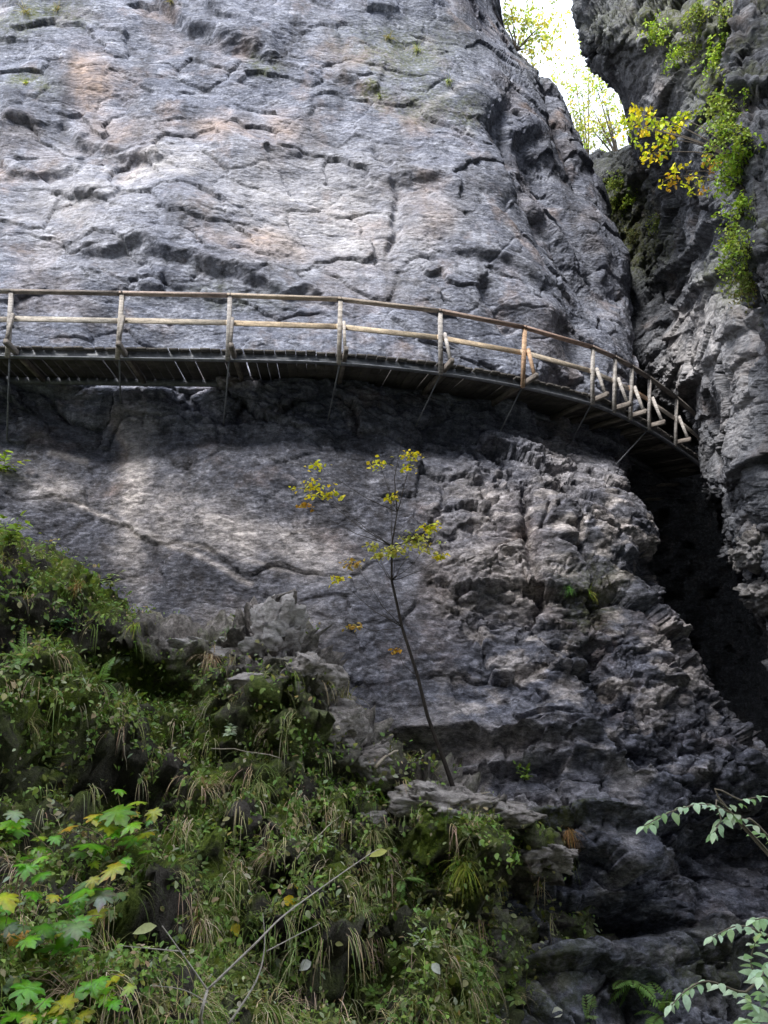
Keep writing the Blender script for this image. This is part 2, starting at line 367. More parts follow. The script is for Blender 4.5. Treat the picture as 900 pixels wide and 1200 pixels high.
# ---- the big cliff with the walkway
rowsA = [
 [(-320, -330, 19), (0, -330, 19.5), (150, -330, 19.5), (300, -330, 19.7), (430, -330, 20), (500, -330, 21), (520, -330, 22.5), (525, -330, 25.5), (400, -330, 32)],
 [(-320, 0, 17), (0, 0, 17), (150, 0, 17.2), (300, 0, 17.3), (440, 0, 17.6), (530, 0, 18.6), (560, 0, 20.2), (574, 0, 23.3), (450, 0, 32)],
 [(-320, 100, 16.3), (0, 100, 16.2), (150, 100, 16.3), (300, 100, 16.5), (450, 100, 16.8), (560, 100, 17.6), (610, 100, 19.5), (642, 100, 22.7), (520, 100, 32)],
 [(-320, 200, 15.7), (0, 200, 15.6), (150, 200, 15.7), (300, 200, 15.8), (460, 200, 16.2), (580, 200, 17), (632, 200, 18.8), (688, 200, 22.2), (580, 200, 32)],
 [(-320, 300, 15.1), (0, 300, 15.1), (150, 300, 15.2), (300, 300, 15.3), (460, 300, 15.6), (590, 300, 16.4), (655, 300, 18), (730, 300, 21.6), (630, 300, 32)],
 [(-320, 385, 14.7), (0, 385, 14.7), (150, 385, 14.8), (300, 385, 14.9), (455, 385, 15.2), (580, 390, 16), (655, 395, 17.2), (742, 395, 20.8), (650, 395, 32)],
 [(-320, 440, 14.3), (0, 441, 14.4), (150, 443, 14.45), (300, 446, 14.55), (450, 452, 14.85), (571, 469, 15.65), (645, 485, 16.4), (744, 535, 19.8), (650, 535, 32)],
 [(-320, 500, 14.2), (0, 500, 14.3), (150, 500, 14.35), (300, 503, 14.4), (450, 508, 14.6), (571, 522, 15.2), (650, 535, 15.7), (728, 558, 17.8), (640, 562, 30)],
 [(-320, 600, 13.9), (0, 600, 13.8), (150, 600, 13.8), (300, 600, 13.7), (450, 600, 13.7), (571, 600, 13.9), (660, 600, 14.2), (728, 605, 16), (640, 610, 28)],
 [(-320, 700, 13.2), (0, 700, 13.1), (150, 700, 13), (300, 700, 12.9), (450, 700, 12.8), (571, 700, 12.9), (680, 700, 13.1), (752, 700, 15), (680, 700, 26)],
 [(-320, 800, 12.5), (0, 800, 12.4), (150, 800, 12.3), (300, 800, 12.2), (450, 800, 12), (580, 800, 12), (710, 800, 12.2), (820, 800, 14), (760, 800, 24)],
 [(-320, 900, 11.8), (0, 900, 11.7), (150, 900, 11.6), (300, 900, 11.5), (450, 900, 11.3), (590, 900, 11.2), (740, 900, 11.3), (885, 900, 13), (850, 900, 22)],
 [(-320, 1000, 11), (0, 1000, 11), (150, 1000, 11), (300, 1000, 10.8), (450, 1000, 10.6), (600, 1000, 10.3), (760, 1000, 10.4), (950, 1000, 13), (990, 1000, 20)],
 [(-320, 1100, 10.3), (0, 1100, 10.3), (150, 1100, 10.3), (300, 1100, 10.1), (450, 1100, 9.9), (600, 1100, 9.5), (760, 1100, 9.8), (980, 1100, 12), (1040, 1100, 18)],
 [(-320, 1300, 9), (0, 1300, 9), (150, 1300, 9), (300, 1300, 8.9), (450, 1300, 8.8), (600, 1300, 8.4), (770, 1300, 8.6), (1020, 1300, 10), (1100, 1300, 16)],
]
RES = .032
for r_ in rowsA:
    x8, y8, Y8 = r_[-1]; r_ += [(x8-150, y8, Y8+3), (-320, y8, 45)]
B = sheet(rowsA, RES, {('r', 0): 4, ('c', 0): 4, ('c', 7): 4, ('c', 8): 8, ('c', 9): 12})
px, py = proj(B)
lowright = ss(470, 580, px)*ss(530, 600, py)
bed = lowright*(.35+.65*ss(800, 880, py))
smooth = .78*ss(470, 520, py)*(1-ss(430, 560, px-.25*(py-600)))
smooth = np.maximum(smooth, .72*(1-ss(420, 460, py)))
A0, nA = rough(B, .32, 1., 100, bed, smooth)
# ledges: rock above the line stands proud and drops back sharply below it
d = np.zeros(px.shape)
LEDGES = [([(150, -30), (190, 8), (222, 38), (265, 56), (335, 80)], .55, 55), ([(390, 90), (445, 108)], .3, 30), ([(0, 205), (60, 198), (100, 200)], .3, 35),
 ([(75, 160), (120, 175), (200, 202)], .35, 40), ([(0, 150), (70, 140), (95, 165)], .25, 30), ([(90, 243), (145, 236)], .35, 22), ([(80, 290), (118, 305), (180, 300), (240, 318), (335, 350), (400, 352)], .4, 34),
 ([(160, 338), (190, 342)], .5, 16), ([(305, 176), (352, 180)], .3, 18), ([(245, 20), (300, 40)], .3, 22), ([(430, 205), (520, 215), (560, 250)], .22, 30), ([(520, 300), (590, 310), (640, 350)], .3, 25),
 ([(440, 868), (530, 866), (640, 884), (700, 884)], .45, 26), ([(470, 902), (560, 915), (640, 905), (740, 925)], .4, 30), ([(560, 978), (640, 985), (760, 1000)], .4, 30), ([(560, 1095), (650, 1098)], .6, 40),
 ([(620, 1060), (700, 1062), (790, 1080)], .6, 35), ([(590, 780), (680, 790)], .2, 20), ([(520, 610), (600, 628), (660, 622)], .25, 22), ([(530, 700), (640, 706)], .2, 20), ([(640, 640), (745, 655)], .25, 20)]
wob = 9*fbm(B.reshape(-1, 3)*1.3, 3, 777).reshape(px.shape)
for poly, amp, L in LEDGES:
    dist, side, t = seg_dist(px+wob, py+wob, poly)
    fade = ss(0, .12, t)*ss(0, .12, 1-t)*.8+.2
    sd = dist*side; up = ss(-6, 7, sd); d += np.where(py < 430, .62, .9)*fade*(up*amp*np.exp(-np.maximum(sd, 0)/L)-(1-up)*amp*.3*np.exp(-dist/(L*.3)))
CRACKS = [([(608, 560), (616, 640), (632, 725)], 6, .35), ([(655, 560), (668, 640), (700, 720)], 5, .25), ([(560, 560), (575, 600)], 5, .2), ([(588, 110), (600, 200), (645, 275), (722, 380)], 11, .45), ([(610, 150), (640, 220), (690, 290), (735, 360)], 9, .4),
 ([(560, 330), (600, 395)], 6, .25), ([(630, 60), (650, 150), (690, 220)], 7, .3), ([(440, 170), (470, 240), (455, 300)], 5, .15), ([(690, 740), (720, 800), (800, 880)], 8, .3), ([(520, 560), (500, 640)], 4, .12), ([(780, 760), (860, 850)], 8, .3)]
for poly, w, dep in CRACKS:
    dist, side, t = seg_dist(px+wob, py+wob*.5, poly)
    d -= dep*np.exp(-(dist/w)**2)*ss(0, .1, t)*ss(0, .1, 1-t)
d -= 1.3*ell(px, py, 725, 1078, 50, 24)+.9*ell(px, py, 480, 893, 55, 13)+1.0*ell(px, py, 600, 1090, 40, 12)+.7*ell(px, py, 860, 1000, 60, 45)
d += .3*ell(px, py, 205, 260, 90, 55, -25)+.25*ell(px, py, 560, 660, 50, 40)+.35*ell(px, py, 680, 620, 60, 45)
keep = 1-.75*np.exp(-((py-(443+np.clip((px-400)/350, 0, 1)**2*80))/26)**2)     # the seat cut for the walkway
upper = 1-ss(430, 470, py-60*ss(500, 750, px)); flank = ss(590, 640, px-.45*(py-150))*upper
A1 = detail(A0+nA*(d*keep)[..., None], .32*(1-lowright)+.85*flank, .45*upper+(.74-.20*ss(480, 640, py))*(1-upper), 150, smooth)
mskn = fbm(B.reshape(-1, 3)*1.1, 4, 55).reshape(px.shape)
pale = np.zeros(px.shape)
for cx, cy, rx, ry, an, w in ((156, 590, 15, 75, 3, 1.), (190, 600, 30, 30, 20, .7), (265, 622, 50, 20, 18, 1.), (60, 575, 40, 14, 15, .7), (150, 545, 14, 50, 0, .6), (345, 640, 50, 24, 20, .7), (300, 735, 60, 25, 0, .8), (590, 680, 60, 35, 0, .75), (560, 600, 40, 30, 0, .5), (545, 880, 90, 22, 5, .8), (690, 570, 60, 25, 10, .3), (380, 250, 120, 60, 10, .45), (190, 205, 50, 16, -20, .6), (400, 285, 40, 30, 0, .5), (650, 560, 30, 60, 0, .4), (800, 790, 22, 30, 0, .5), (620, 950, 60, 20, 0, .5), (90, 240, 70, 60, 0, .35)):
    pale = np.maximum(pale, w*ell(px+25*mskn, py+18*mskn, cx, cy, rx, ry, an)**.8)
for poly, w, a in (([(0, 555), (60, 578), (140, 612), (210, 640), (290, 676)], 3.2, .8), ([(140, 612), (230, 640), (345, 668)], 3, .7), ([(60, 532), (100, 540)], 4, .5), ([(310, 632), (355, 618)], 2.5, .7), ([(560, 95), (470, 140)], 4, .3)):
    dist, side, t = seg_dist(px+wob*.3, py+wob*.3, poly); pale = np.maximum(pale, a*np.exp(-(dist/w)**2))
pale = np.maximum(pale, .85*lowright*ss(-.02, .4, fbm(B.reshape(-1, 3)*np.array([1.6, 1.6, 2.6]), 4, 58).reshape(px.shape))*(1-ss(880, 1000, py)*.6)*(1-.6*ss(760, 860, px)))
ochre = np.zeros(px.shape)
for cx, cy, rx, ry, w in ((105, 100, 22, 30, .8), (125, 150, 30, 18, .4), (255, 150, 40, 14, .6), (310, 290, 36, 12, .9), (325, 300, 50, 15, .5), (420, 72, 30, 14, .5), (330, 150, 22, 16, .5), (140, 520, 10, 30, .6), (270, 450, 40, 10, .3), (505, 260, 20, 30, .35), (520, 690, 30, 50, .3), (600, 640, 40, 60, .25)):
    ochre = np.maximum(ochre, w*ell(px+20*mskn, py+15*mskn, cx, cy, rx, ry))
wet_shade = .8*ss(440, 470, py)*(1-ss(500, 560, py+40*mskn))*ss(-.25, .35, mskn+.35*np.sin(px*.045)+.1)*(1-ss(520, 600, px))  # band beneath the walkway: damp rock plus the deck's shade in the colour
wet_shade = np.maximum(wet_shade, .95*ell(px+30*mskn, py, 240, 690, 170, 42, 12)); wet_shade = np.maximum(wet_shade, .6*ell(px, py+20*mskn, 90, 650, 100, 28, 20)); wet_shade = np.maximum(wet_shade, .9*ell(px+30*mskn, py, 395, 740, 45, 75)); wet_shade = np.maximum(wet_shade, .5*ell(px, py, 660, 770, 80, 20))
wet_shade = np.maximum(wet_shade, (.55*ss(-.5, .3, mskn)+.36)*ss(470, 520, py)*(1-.85*ss(480, 600, px)))  # lower left face: damp rock, deepened to stand for weaker light
for cx, cy, rx, ry, an, w in ((215, 270, 70, 30, -20, .45), (300, 60, 60, 14, 30, .6), (225, 50, 40, 22, 30, .5), (345, 40, 40, 60, 0, .25), (120, 335, 90, 12, 0, .5), (330, 330, 90, 14, 8, .5), (400, 200, 30, 90, 0, .25), (450, 210, 50, 60, 20, .3), (620, 230, 25, 120, -25, .55), (690, 300, 30, 110, -25, .5), (70, 160, 60, 10, 0, .4), (500, 330, 60, 40, 0, .25), (660, 150, 22, 70, -25, .35), (160, 70, 20, 60, 0, .25)):
    wet_shade = np.maximum(wet_shade, w*ell(px+35*mskn, py+25*mskn, cx, cy, rx, ry, an))  # dark stains, plus painted shade on the right flank and along ledges
wet_shade = np.maximum(wet_shade, .6*ss(880, 1000, py)*ss(-.3, .3, mskn)*ss(690, 800, px))  # shade of the lower right flank, painted as dark blotches
moss = np.zeros(px.shape)
for cx, cy, rx, ry, w in ((470, 60, 60, 35, .7), (500, 120, 40, 20, .5), (40, 20, 50, 20, .8), (30, 95, 25, 8, .9), (310, 82, 14, 8, .8), (445, 112, 18, 8, .8), (690, 700, 30, 35, .8), (630, 45, 30, 50, .5), (650, 980, 70, 16, .9), (570, 1170, 90, 50, 1.), (640, 1150, 60, 40, .6), (820, 1150, 80, 40, .6), (540, 130, 30, 12, .6), (270, 350, 60, 10, .35)):
    moss = np.maximum(moss, w*ell(px+20*mskn, py+20*mskn, cx, cy, rx, ry))
A = mk('cliff', A1, ROCK, dict(pale=pale, ochre=np.clip(ochre*1.1+.16*upper*ss(.15, .5, fbm(B.reshape(-1, 3)*.55, 4, 59).reshape(px.shape)), 0, 1), wet_shade=np.clip(wet_shade+.5*upper*ss(.05, .5, fbm(B.reshape(-1, 3)*np.array([.9, .9, .45]), 5, 61).reshape(px.shape)), 0, 1), moss=moss, warm_shade=ss(430, 600, py)*.95), 'huge pale grey limestone cliff carrying the wooden walkway')  # lower cliff toned down in colour for the scant skylight there
Apx, Apy = proj(A1)

# ---- the wall across the slot
rowsB = [
 [(650, 230, 40), (700, 215, 40), (745, 190, 40), (800, 150, 40), (890, 100, 40), (1300, 0, 40)],
 [(650, 195, 29), (700, 192, 26), (745, 182, 23), (800, 160, 19.5), (890, 130, 15.5), (1300, 0, 9)],
 [(680, 250, 29), (700, 250, 24.5), (760, 250, 21.5), (812, 250, 18), (890, 250, 14.4), (1300, 200, 8.5)],
 [(700, 330, 30), (712, 330, 23.5), (778, 330, 21), (822, 330, 17.5), (890, 330, 14), (1300, 300, 8.5)],
 [(712, 430, 32), (712, 430, 23.5), (788, 430, 20.6), (826, 430, 17), (890, 430, 13.8), (1300, 430, 8.5)],
 [(690, 520, 50), (818, 530, 34), (828, 520, 20.3), (850, 520, 17.3), (890, 520, 13.8), (1300, 520, 8.5)],
 [(690, 600, 50), (842, 600, 38), (850, 600, 18.6), (866, 600, 16.5), (895, 600, 14.2), (1300, 600, 8.5)],
 [(690, 700, 50), (875, 700, 38), (882, 700, 17.2), (896, 700, 15.6), (915, 700, 14.2), (1300, 700, 8.5)],
 [(690, 800, 50), (913, 800, 38), (920, 800, 16.5), (932, 800, 15), (955, 800, 14), (1300, 800, 8.5)],
 [(690, 900, 50), (928, 900, 38), (935, 900, 16), (950, 900, 14.6), (980, 900, 13.5), (1300, 900, 8.5)],
 [(900, 1150, 40), (980, 1150, 28), (1020, 1150, 16), (1050, 1150, 14.6), (1100, 1150, 13.5), (1400, 1150, 8.5)],
]
for r_ in rowsB: r_.insert(0, (-320, r_[0][1], 60))
B = sheet(rowsB, .04, {('r', 0): 5, ('c', 0): 12, ('c', 1): 5, ('c', 5): 3})
px, py = proj(B)
smooth = .55*ell(px, py, 815, 390, 60, 90)
B1, nB = rough(B, -.75, .85, 300, None, smooth)
d = np.zeros(px.shape)
for poly, amp, L in (([(765, 345), (800, 310), (850, 272)], .5, 20), ([(775, 390), (815, 345), (870, 310)], .35, 18), ([(800, 470), (850, 400), (895, 370)], .3, 18), ([(835, 600), (870, 560), (905, 540)], .35, 20), ([(850, 670), (880, 640), (910, 620)], .5, 18), ([(765, 420), (790, 400)], .25, 12), ([(715, 250), (740, 230), (770, 190)], .4, 20)):
    dist, side, t = seg_dist(px, py, poly); sd = dist*side; up = ss(-4, 6, sd); d += .8*(up*amp*np.exp(-np.maximum(sd, 0)/L)-(1-up)*amp*.4*np.exp(-dist/(L*.3)))
B1 = detail(B1+nB*d[..., None], -.75, .62, 350, smooth)
msk = fbm(B.reshape(-1, 3)*1.2, 4, 66).reshape(px.shape)
pale = .7*ell(px+20*msk, py+20*msk, 815, 400, 25, 60, 25)+.4*ell(px+20*msk, py, 870, 470, 30, 90)+.5*ell(px, py, 800, 370, 8, 7)
moss = .9*ell(px+20*msk, py+20*msk, 730, 255, 40, 60)+.5*ell(px+20*msk, py, 760, 300, 30, 30)+.7*ell(px, py, 855, 330, 22, 30)
Z = np.zeros(px.shape)
Bw = mk('cliff', B1, ROCK2, dict(pale=np.clip(pale, 0, 1), ochre=Z, wet_shade=np.maximum(.5*ss(560, 640, py), ss(20, 24, B[..., 1])*ss(420, 500, py)), moss=np.clip(moss, 0, 1)), 'grey cliff with slanting folds on the far side of the dark slot')  # deep slot rock blackened, so its darkness sits in the colour
# ---- overhanging block above it
rowsC = [
 [(610, -330, 24), (600, -330, 17), (700, -330, 15), (860, -330, 13), (1020, -330, 12), (1200, -330, 12)],
 [(690, 0, 24), (680, 0, 17), (740, 0, 15.2), (850, 0, 13.5), (1000, 0, 12), (1200, 0, 12)],
 [(718, 60, 24), (706, 60, 17.5), (752, 60, 15.6), (852, 60, 13.8), (1000, 60, 12.2), (1200, 60, 12)],
 [(745, 120, 24), (736, 118, 18), (768, 118, 16), (855, 120, 14), (1000, 120, 12.4), (1200, 120, 12)],
 [(758, 165, 24), (746, 165, 18.4), (788, 168, 16.2), (858, 180, 14.2), (1000, 200, 12.6), (1200, 200, 12)],
 [(772, 190, 24), (762, 188, 18.8), (804, 212, 16.7), (856, 262, 14.6), (1000, 310, 12.8), (1200, 310, 12)],
 [(778, 188, 26), (778, 186, 23), (818, 208, 20), (862, 255, 17), (1000, 300, 15), (1200, 300, 15)],
]
B = sheet(rowsC, .04, {('r', 0): 4, ('c', 0): 4, ('c', 4): 4})
px, py = proj(B)
C1, nC = rough(B, -.5, .75, 500, None, .7*ell(px, py, 745, 120, 25, 45)+.6*ell(px, py, 820, 205, 40, 35))
C1 = detail(C1, -.5, .9, 550, .7*ell(px, py, 745, 120, 25, 45)+.6*ell(px, py, 820, 205, 40, 35))
msk = fbm(B.reshape(-1, 3)*1.2, 4, 67).reshape(px.shape)
Cw = mk('cliff', C1, ROCK2, dict(pale=.3*ell(px, py, 790, 60, 60, 50), ochre=Z[:1, :1]*0+np.zeros(px.shape), wet_shade=.35*ell(px, py, 745, 130, 25, 50)+.4*ell(px, py, 825, 230, 30, 30), moss=np.clip(.8*ell(px+30*msk, py, 770, 20, 70, 30)+.7*ell(px, py, 840, 90, 30, 60), 0, 1)), 'overhanging grey rock block hung with green plants beside the sky gap')  # the two dark ellipses paint the shadowed hollows under the overhang
# ---- nearest rough edge at the right
rowsD = [
 [(930, -330, 15), (872, -330, 11), (960, -330, 9.5), (1250, -330, 8)],
 [(920, 0, 15), (868, 0, 11), (930, 0, 10), (1250, 0, 8)],
 [(920, 100, 15), (866, 100, 11), (930, 100, 10), (1250, 100, 8)],
 [(925, 200, 15), (870, 200, 11), (930, 200, 10), (1250, 200, 8)],
 [(930, 300, 15), (878, 300, 11), (930, 300, 10), (1250, 300, 8)],
 [(940, 380, 15), (895, 380, 11), (940, 380, 10), (1250, 380, 8)],
 [(960, 440, 15), (915, 440, 11.3), (960, 440, 10.4), (1250, 440, 8)],
 [(1010, 560, 16), (970, 560, 12.5), (1000, 560, 11.5), (1250, 560, 9)],
]
B = sheet(rowsD, .04, {('r', 0): 4, ('c', 2): 3, ('c', 0): 3})
px, py = proj(B)
D1, nD = rough(B, 1.2, .7, 700); D1 = detail(D1, 1.2, 1., 750)
Z = np.zeros(px.shape)
Dw = mk('cliff', D1, ROCK2, dict(pale=Z, ochre=Z, wet_shade=Z+.25, moss=.5*ss(-.1, .4, fbm(B.reshape(-1, 3)*1.1, 3, 68).reshape(px.shape))), 'dark jagged rock edge at the right above the walkway end')
# ---- unseen gorge side behind the camera, added and sized to shade the lower cliff
gx = np.linspace(-30, 30, 90); gz = np.linspace(-4, 33.5, 70)
X, Zz = np.meshgrid(gx, gz[::-1]); B = np.stack([X[:, ::-1], -7-.05*(Zz+4)+0*X, Zz], -1)
Ow, _ = rough(B, .3, 1.6, 900); Z = np.zeros(X.shape)
mk('cliff', Ow, ROCK, dict(pale=Z, ochre=Z, wet_shade=Z, moss=Z+.2), 'unseen mossy gorge side added opposite the walkway cliff to shade it')
# ---- ground
gx = np.linspace(-60, 60, 241); gy = np.linspace(60, -60, 241); X, Y = np.meshgrid(gx, gy)
zg = -.15-2.6*ss(1.5, 6, Y)+.0*X
zg = zg+.18*fbm(np.stack([X*.5, Y*.5, 0*X], -1).reshape(-1, 3), 4, 12).reshape(X.shape)
G = np.stack([X, Y, zg], -1); G[..., :2] *= 1.
mk('ground', G, SOIL, dict(moss=np.full(X.shape, .5), bare=np.full(X.shape, .3)), 'stony gorge floor', cat='ground')

# ---- the overgrown bank at lower left
ridge = [(-320, 520, 11.5), (-120, 575, 11), (0, 632, 10.4), (80, 668, 10.5), (150, 728, 10.6), (240, 742, 10.6), (320, 738, 10.6), (370, 800, 10.3), (440, 872, 10.1), (520, 930, 9.7), (620, 962, 9.9), (720, 1010, 11.5)]
bott = [(-320, 1330, 2.8), (-120, 1330, 3), (0, 1330, 3.3), (80, 1330, 3.7), (150, 1330, 4.1), (240, 1330, 4.6), (320, 1330, 5.1), (370, 1330, 5.4), (440, 1330, 5.9), (520, 1330, 6.6), (620, 1330, 8.4), (720, 1330, 11)]
rowsM = [[(a, b+6, Y+4.5) for a, b, Y in ridge]]
for t in (0, .12, .25, .4, .55, .7, .85, 1.):
    rowsM.append([(a[0], a[1]+(c[1]-a[1])*t, a[2]+(c[2]-a[2])*(t**.85)) for a, c in zip(ridge, bott)])
B = sheet(rowsM, .04, {('r', 0): 4, ('c', 0): 2})
n = normals(B); px, py = proj(B); p = B.reshape(-1, 3)
dm = .55*fbm(p*.55, 3, 31)+.3*fbm(p*1.4, 3, 32)
f1, e1 = facets(p*np.array([.9, .9, 1.3]), 35)
dm = dm+.28*f1
dm = dm.reshape(px.shape); mw = 14*fbm(p*1.2, 3, 38).reshape(px.shape)
for poly, amp, L in (([(-40, 745), (60, 735), (130, 770), (190, 790)], .5, 50), ([(-40, 880), (60, 845), (140, 880), (210, 920)], .6, 45), ([(120, 1080), (250, 1075), (340, 1100)], .25, 45), ([(220, 830), (300, 850), (350, 870)], .3, 30), ([(400, 1010), (480, 1000), (580, 1070)], .5, 40), ([(330, 1130), (450, 1110), (560, 1100)], .5, 40)):
    dist, side, t = seg_dist(px+mw, py+mw, poly); fd = .3+.7*ss(0, .12, t)*ss(0, .12, 1-t)
    dm = dm+.95*fd*np.where(side > 0, amp*np.exp(-dist/L), -amp*.7*np.exp(-dist/(L*.6)))*ss(0, 12, dist)
for cx, cy, rx, ry, dp_ in ((30, 775, 60, 22, .45), (105, 790, 40, 16, .4), (165, 800, 35, 18, .45), (60, 890, 40, 18, .5), (120, 900, 40, 25, .5), (210, 870, 30, 18, .5), (255, 985, 25, 25, .5), (330, 1035, 35, 20, .5), (375, 985, 40, 22, .6), (285, 1000, 20, 14, .4), (200, 1120, 55, 50, .05), (430, 1150, 50, 40, .5), (470, 1070, 40, 16, .5), (55, 960, 50, 25, .5), (300, 870, 25, 14, .4), (400, 1085, 40, 16, .4), (190, 955, 30, 20, .5), (560, 1080, 40, 20, .5), (510, 1040, 20, 30, .4), (345, 1110, 30, 16, .4)):
    dm = dm-dp_*ell(px+mw, py+mw, cx, cy, rx, ry)
ed = 1-.6*np.exp(-((py-np.interp(px, [a[0] for a in ridge], [a[1] for a in ridge]))/40)**2)
M1 = B+n*(dm*ed*.9)[..., None]
pm = M1.reshape(-1, 3); fm, _ = facets(pm*np.array([2.6, 2.6, 3.4])+.3*fbm(pm*2, 2, 36)[:, None], 37, .9); fm2, _ = facets(pm*7., 39, .9); bq = np.zeros(px.shape)
for cx, cy, rx, ry in ((320, 760, 80, 30), (360, 810, 80, 45), (415, 870, 55, 45), (540, 940, 70, 20)): bq = np.maximum(bq, ell(px, py, cx, cy, rx, ry))
M1 = M1+blur(normals(M1), 4)*(.15*fm+.05*fm2+.14*fbm(pm*3.6, 4, 33)+bq.reshape(-1)*(.25*fm+.16*facets(pm*np.array([3.5, 3.5, 6]), 44, 1.1)[0]+.08*fm2)).reshape(px.shape)[..., None]
nM = normals(M1); Mpx, Mpy = proj(M1)
mn = fbm(p*1.6, 4, 41).reshape(px.shape)
bare = np.zeros(px.shape)
for cx, cy, rx, ry, w in ((310, 745, 60, 30, 1.), (240, 745, 60, 14, 1.), (350, 795, 90, 45, 1.), (412, 858, 62, 55, 1.), (300, 770, 70, 30, 1.), (205, 752, 60, 22, 1.), (560, 960, 80, 22, .9), (540, 940, 70, 20, .9), (190, 745, 40, 25, .7), (620, 1060, 60, 70, .5)):
    bare = np.maximum(bare, w*ell(px+15*mn, py+15*mn, cx, cy, rx, ry))
mossM = np.clip(ss(-.15, .3, mn+.25*nM[..., 2])*(1-bare), 0, 1)
mossM = np.maximum(mossM, ell(px, py, 30, 840, 110, 30)); mossM = np.maximum(mossM, .9*ell(px, py, 340, 880, 60, 30)); mossM = np.maximum(mossM, ell(px, py, 520, 1170, 90, 60))
darkp = np.maximum(ell(px+30*mn, py+30*mn, 190, 1135, 60, 70), np.maximum(ell(px+30*mn, py+30*mn, 410, 1165, 70, 50), .8*ell(px+30*mn, py+20*mn, 60, 935, 60, 25))); mossM *= 1-.6*darkp
Mo = mk('terrain', M1, SOIL, dict(moss=mossM, bare=bare), 'steep overgrown bank of moss and soil below the cliff', cat='bank')
Mv = M1.reshape(-1, 3); Mn = nM.reshape(-1, 3); Mqx = Mpx.reshape(-1); Mqy = Mpy.reshape(-1)
def pick(V, Nn, qx, qy, x, y, r=7):
    m = np.where((np.abs(qx-x) < r) & (np.abs(qy-y) < r))[0]
    if len(m) == 0: return pick(V, Nn, qx, qy, x, y, r*2)
    dd = V[m, 1]; m = m[dd < dd.min()+.35]; k = m[np.argmin((qx[m]-x)**2+(qy[m]-y)**2)]
    return V[k].astype(float), Nn[k].astype(float)
def on_bank(x, y): return pick(Mv, Mn, Mqx, Mqy, x, y)
Av = A1.reshape(-1, 3); An = normals(A1).reshape(-1, 3); Aqx = Apx.reshape(-1); Aqy = Apy.reshape(-1)
def on_cliff(x, y): return pick(Av, An, Aqx, Aqy, x, y)
Bv = B1.reshape(-1, 3); Bn = normals(B1).reshape(-1, 3); Bq = proj(Bv)
def on_far(x, y): return pick(Bv, Bn, Bq[0], Bq[1], x, y)
Cv = C1.reshape(-1, 3); Cn = normals(C1).reshape(-1, 3); Cq = proj(Cv)
def on_block(x, y): return pick(Cv, Cn, Cq[0], Cq[1], x, y)
Dv = D1.reshape(-1, 3); Dn = normals(D1).reshape(-1, 3); Dq = proj(Dv)
def on_edge(x, y): return pick(Dv, Dn, Dq[0], Dq[1], x, y)

# ------------------------------------------------------------------ the walkway
HZ = 1.6+6.5
edge_px = [(-330, 408), (-110, 405), (12, 407), (140, 409), (268, 411), (397, 415), (515, 427), (610, 443), (690, 463), (720, 475), (750, 490), (784, 511), (818, 536), (838, 553)]
EP = np.array([atz(x, y, HZ) for x, y in edge_px])
uu = np.linspace(0, len(EP)-1, 500); PATH = catmull(EP, uu)
seg = np.linalg.norm(np.diff(PATH, axis=0), axis=1); arc = np.concatenate([[0], np.cumsum(seg)]); LEN = arc[-1]
def pth(s): return np.array([np.interp(s, arc, PATH[:, k]) for k in range(3)])
def tan(s): return unit(pth(min(s+.15, LEN))-pth(max(s-.15, 0)))
def inn(s): t = tan(s); return np.array([-t[1], t[0], 0])
UP = np.array([0, 0, 1.])
walk = empty('boardwalk', tuple(pth(LEN*.5)), 'wooden cliff walkway with plank railing curving along the rock face', 'walkway')
WID = 1.42
mb = MB(); s = 0
while s < LEN-.12:
    w = random.uniform(.17, .2); g = random.choice([.012, .014, .02, .03]); a = pth(s+w/2); i = inn(s+w/2); k = random.uniform(.6, 1.0)
    o_ = random.uniform(-.03, .03)
    mb.bar(a-i*(.03+o_)+UP*random.uniform(-.006, .006), a+i*(WID+o_), w, .045, UP, (k*.24, k*.235, k*.23)); s += w+g
mb.build('deck', WOOD, walk)
def beam(name, off, dz, w, h, mtl, c, n=44, s0=0., s1=None):
    b_ = MB(); ss_ = np.linspace(s0, (s1 or LEN), n)
    P_ = [pth(x)+inn(x)*off+UP*dz for x in ss_]; V = []; Fs = []
    for x, q in zip(ss_, P_):
        i = inn(x); V += [q-i*w/2-UP*h/2, q+i*w/2-UP*h/2, q+i*w/2+UP*h/2, q-i*w/2+UP*h/2]
    for k in range(n-1):
        for j in range(4): Fs.append((k*4+j, k*4+(j+1) % 4, k*4+4+(j+1) % 4, k*4+4+j))
    Fs += [(3, 2, 1, 0), tuple(range(4*n-4, 4*n))]
    b_.add(V, Fs, c); return b_.build(name, mtl, walk)
beam('edge_beam', .05, -.115, .012, .17, STEEL, (1.5, 1.5, 1.5)); beam('beam_flange', .0, -.205, .12, .012, STEEL, (2.2, 2.2, 2.3))
beam('inner_beam', WID-.08, -.10, .06, .14, STEEL, (1.3, 1.3, 1.35))
post_px = [-230, -110, 12, 140, 268, 397, 515, 610, 691, 716, 735, 757, 788, 820]
qx_, _ = proj(PATH); ps = [float(np.interp(x, qx_, arc)) for x in post_px]
rod_end = {-110: (-118, 505), 12: (9, 515), 140: (141, 472), 268: (262, 500), 397: (384, 492), 515: (491, 497), 610: (586, 505), 691: (668, 520), 757: (727, 540)}
RH = 1.06
tops = []
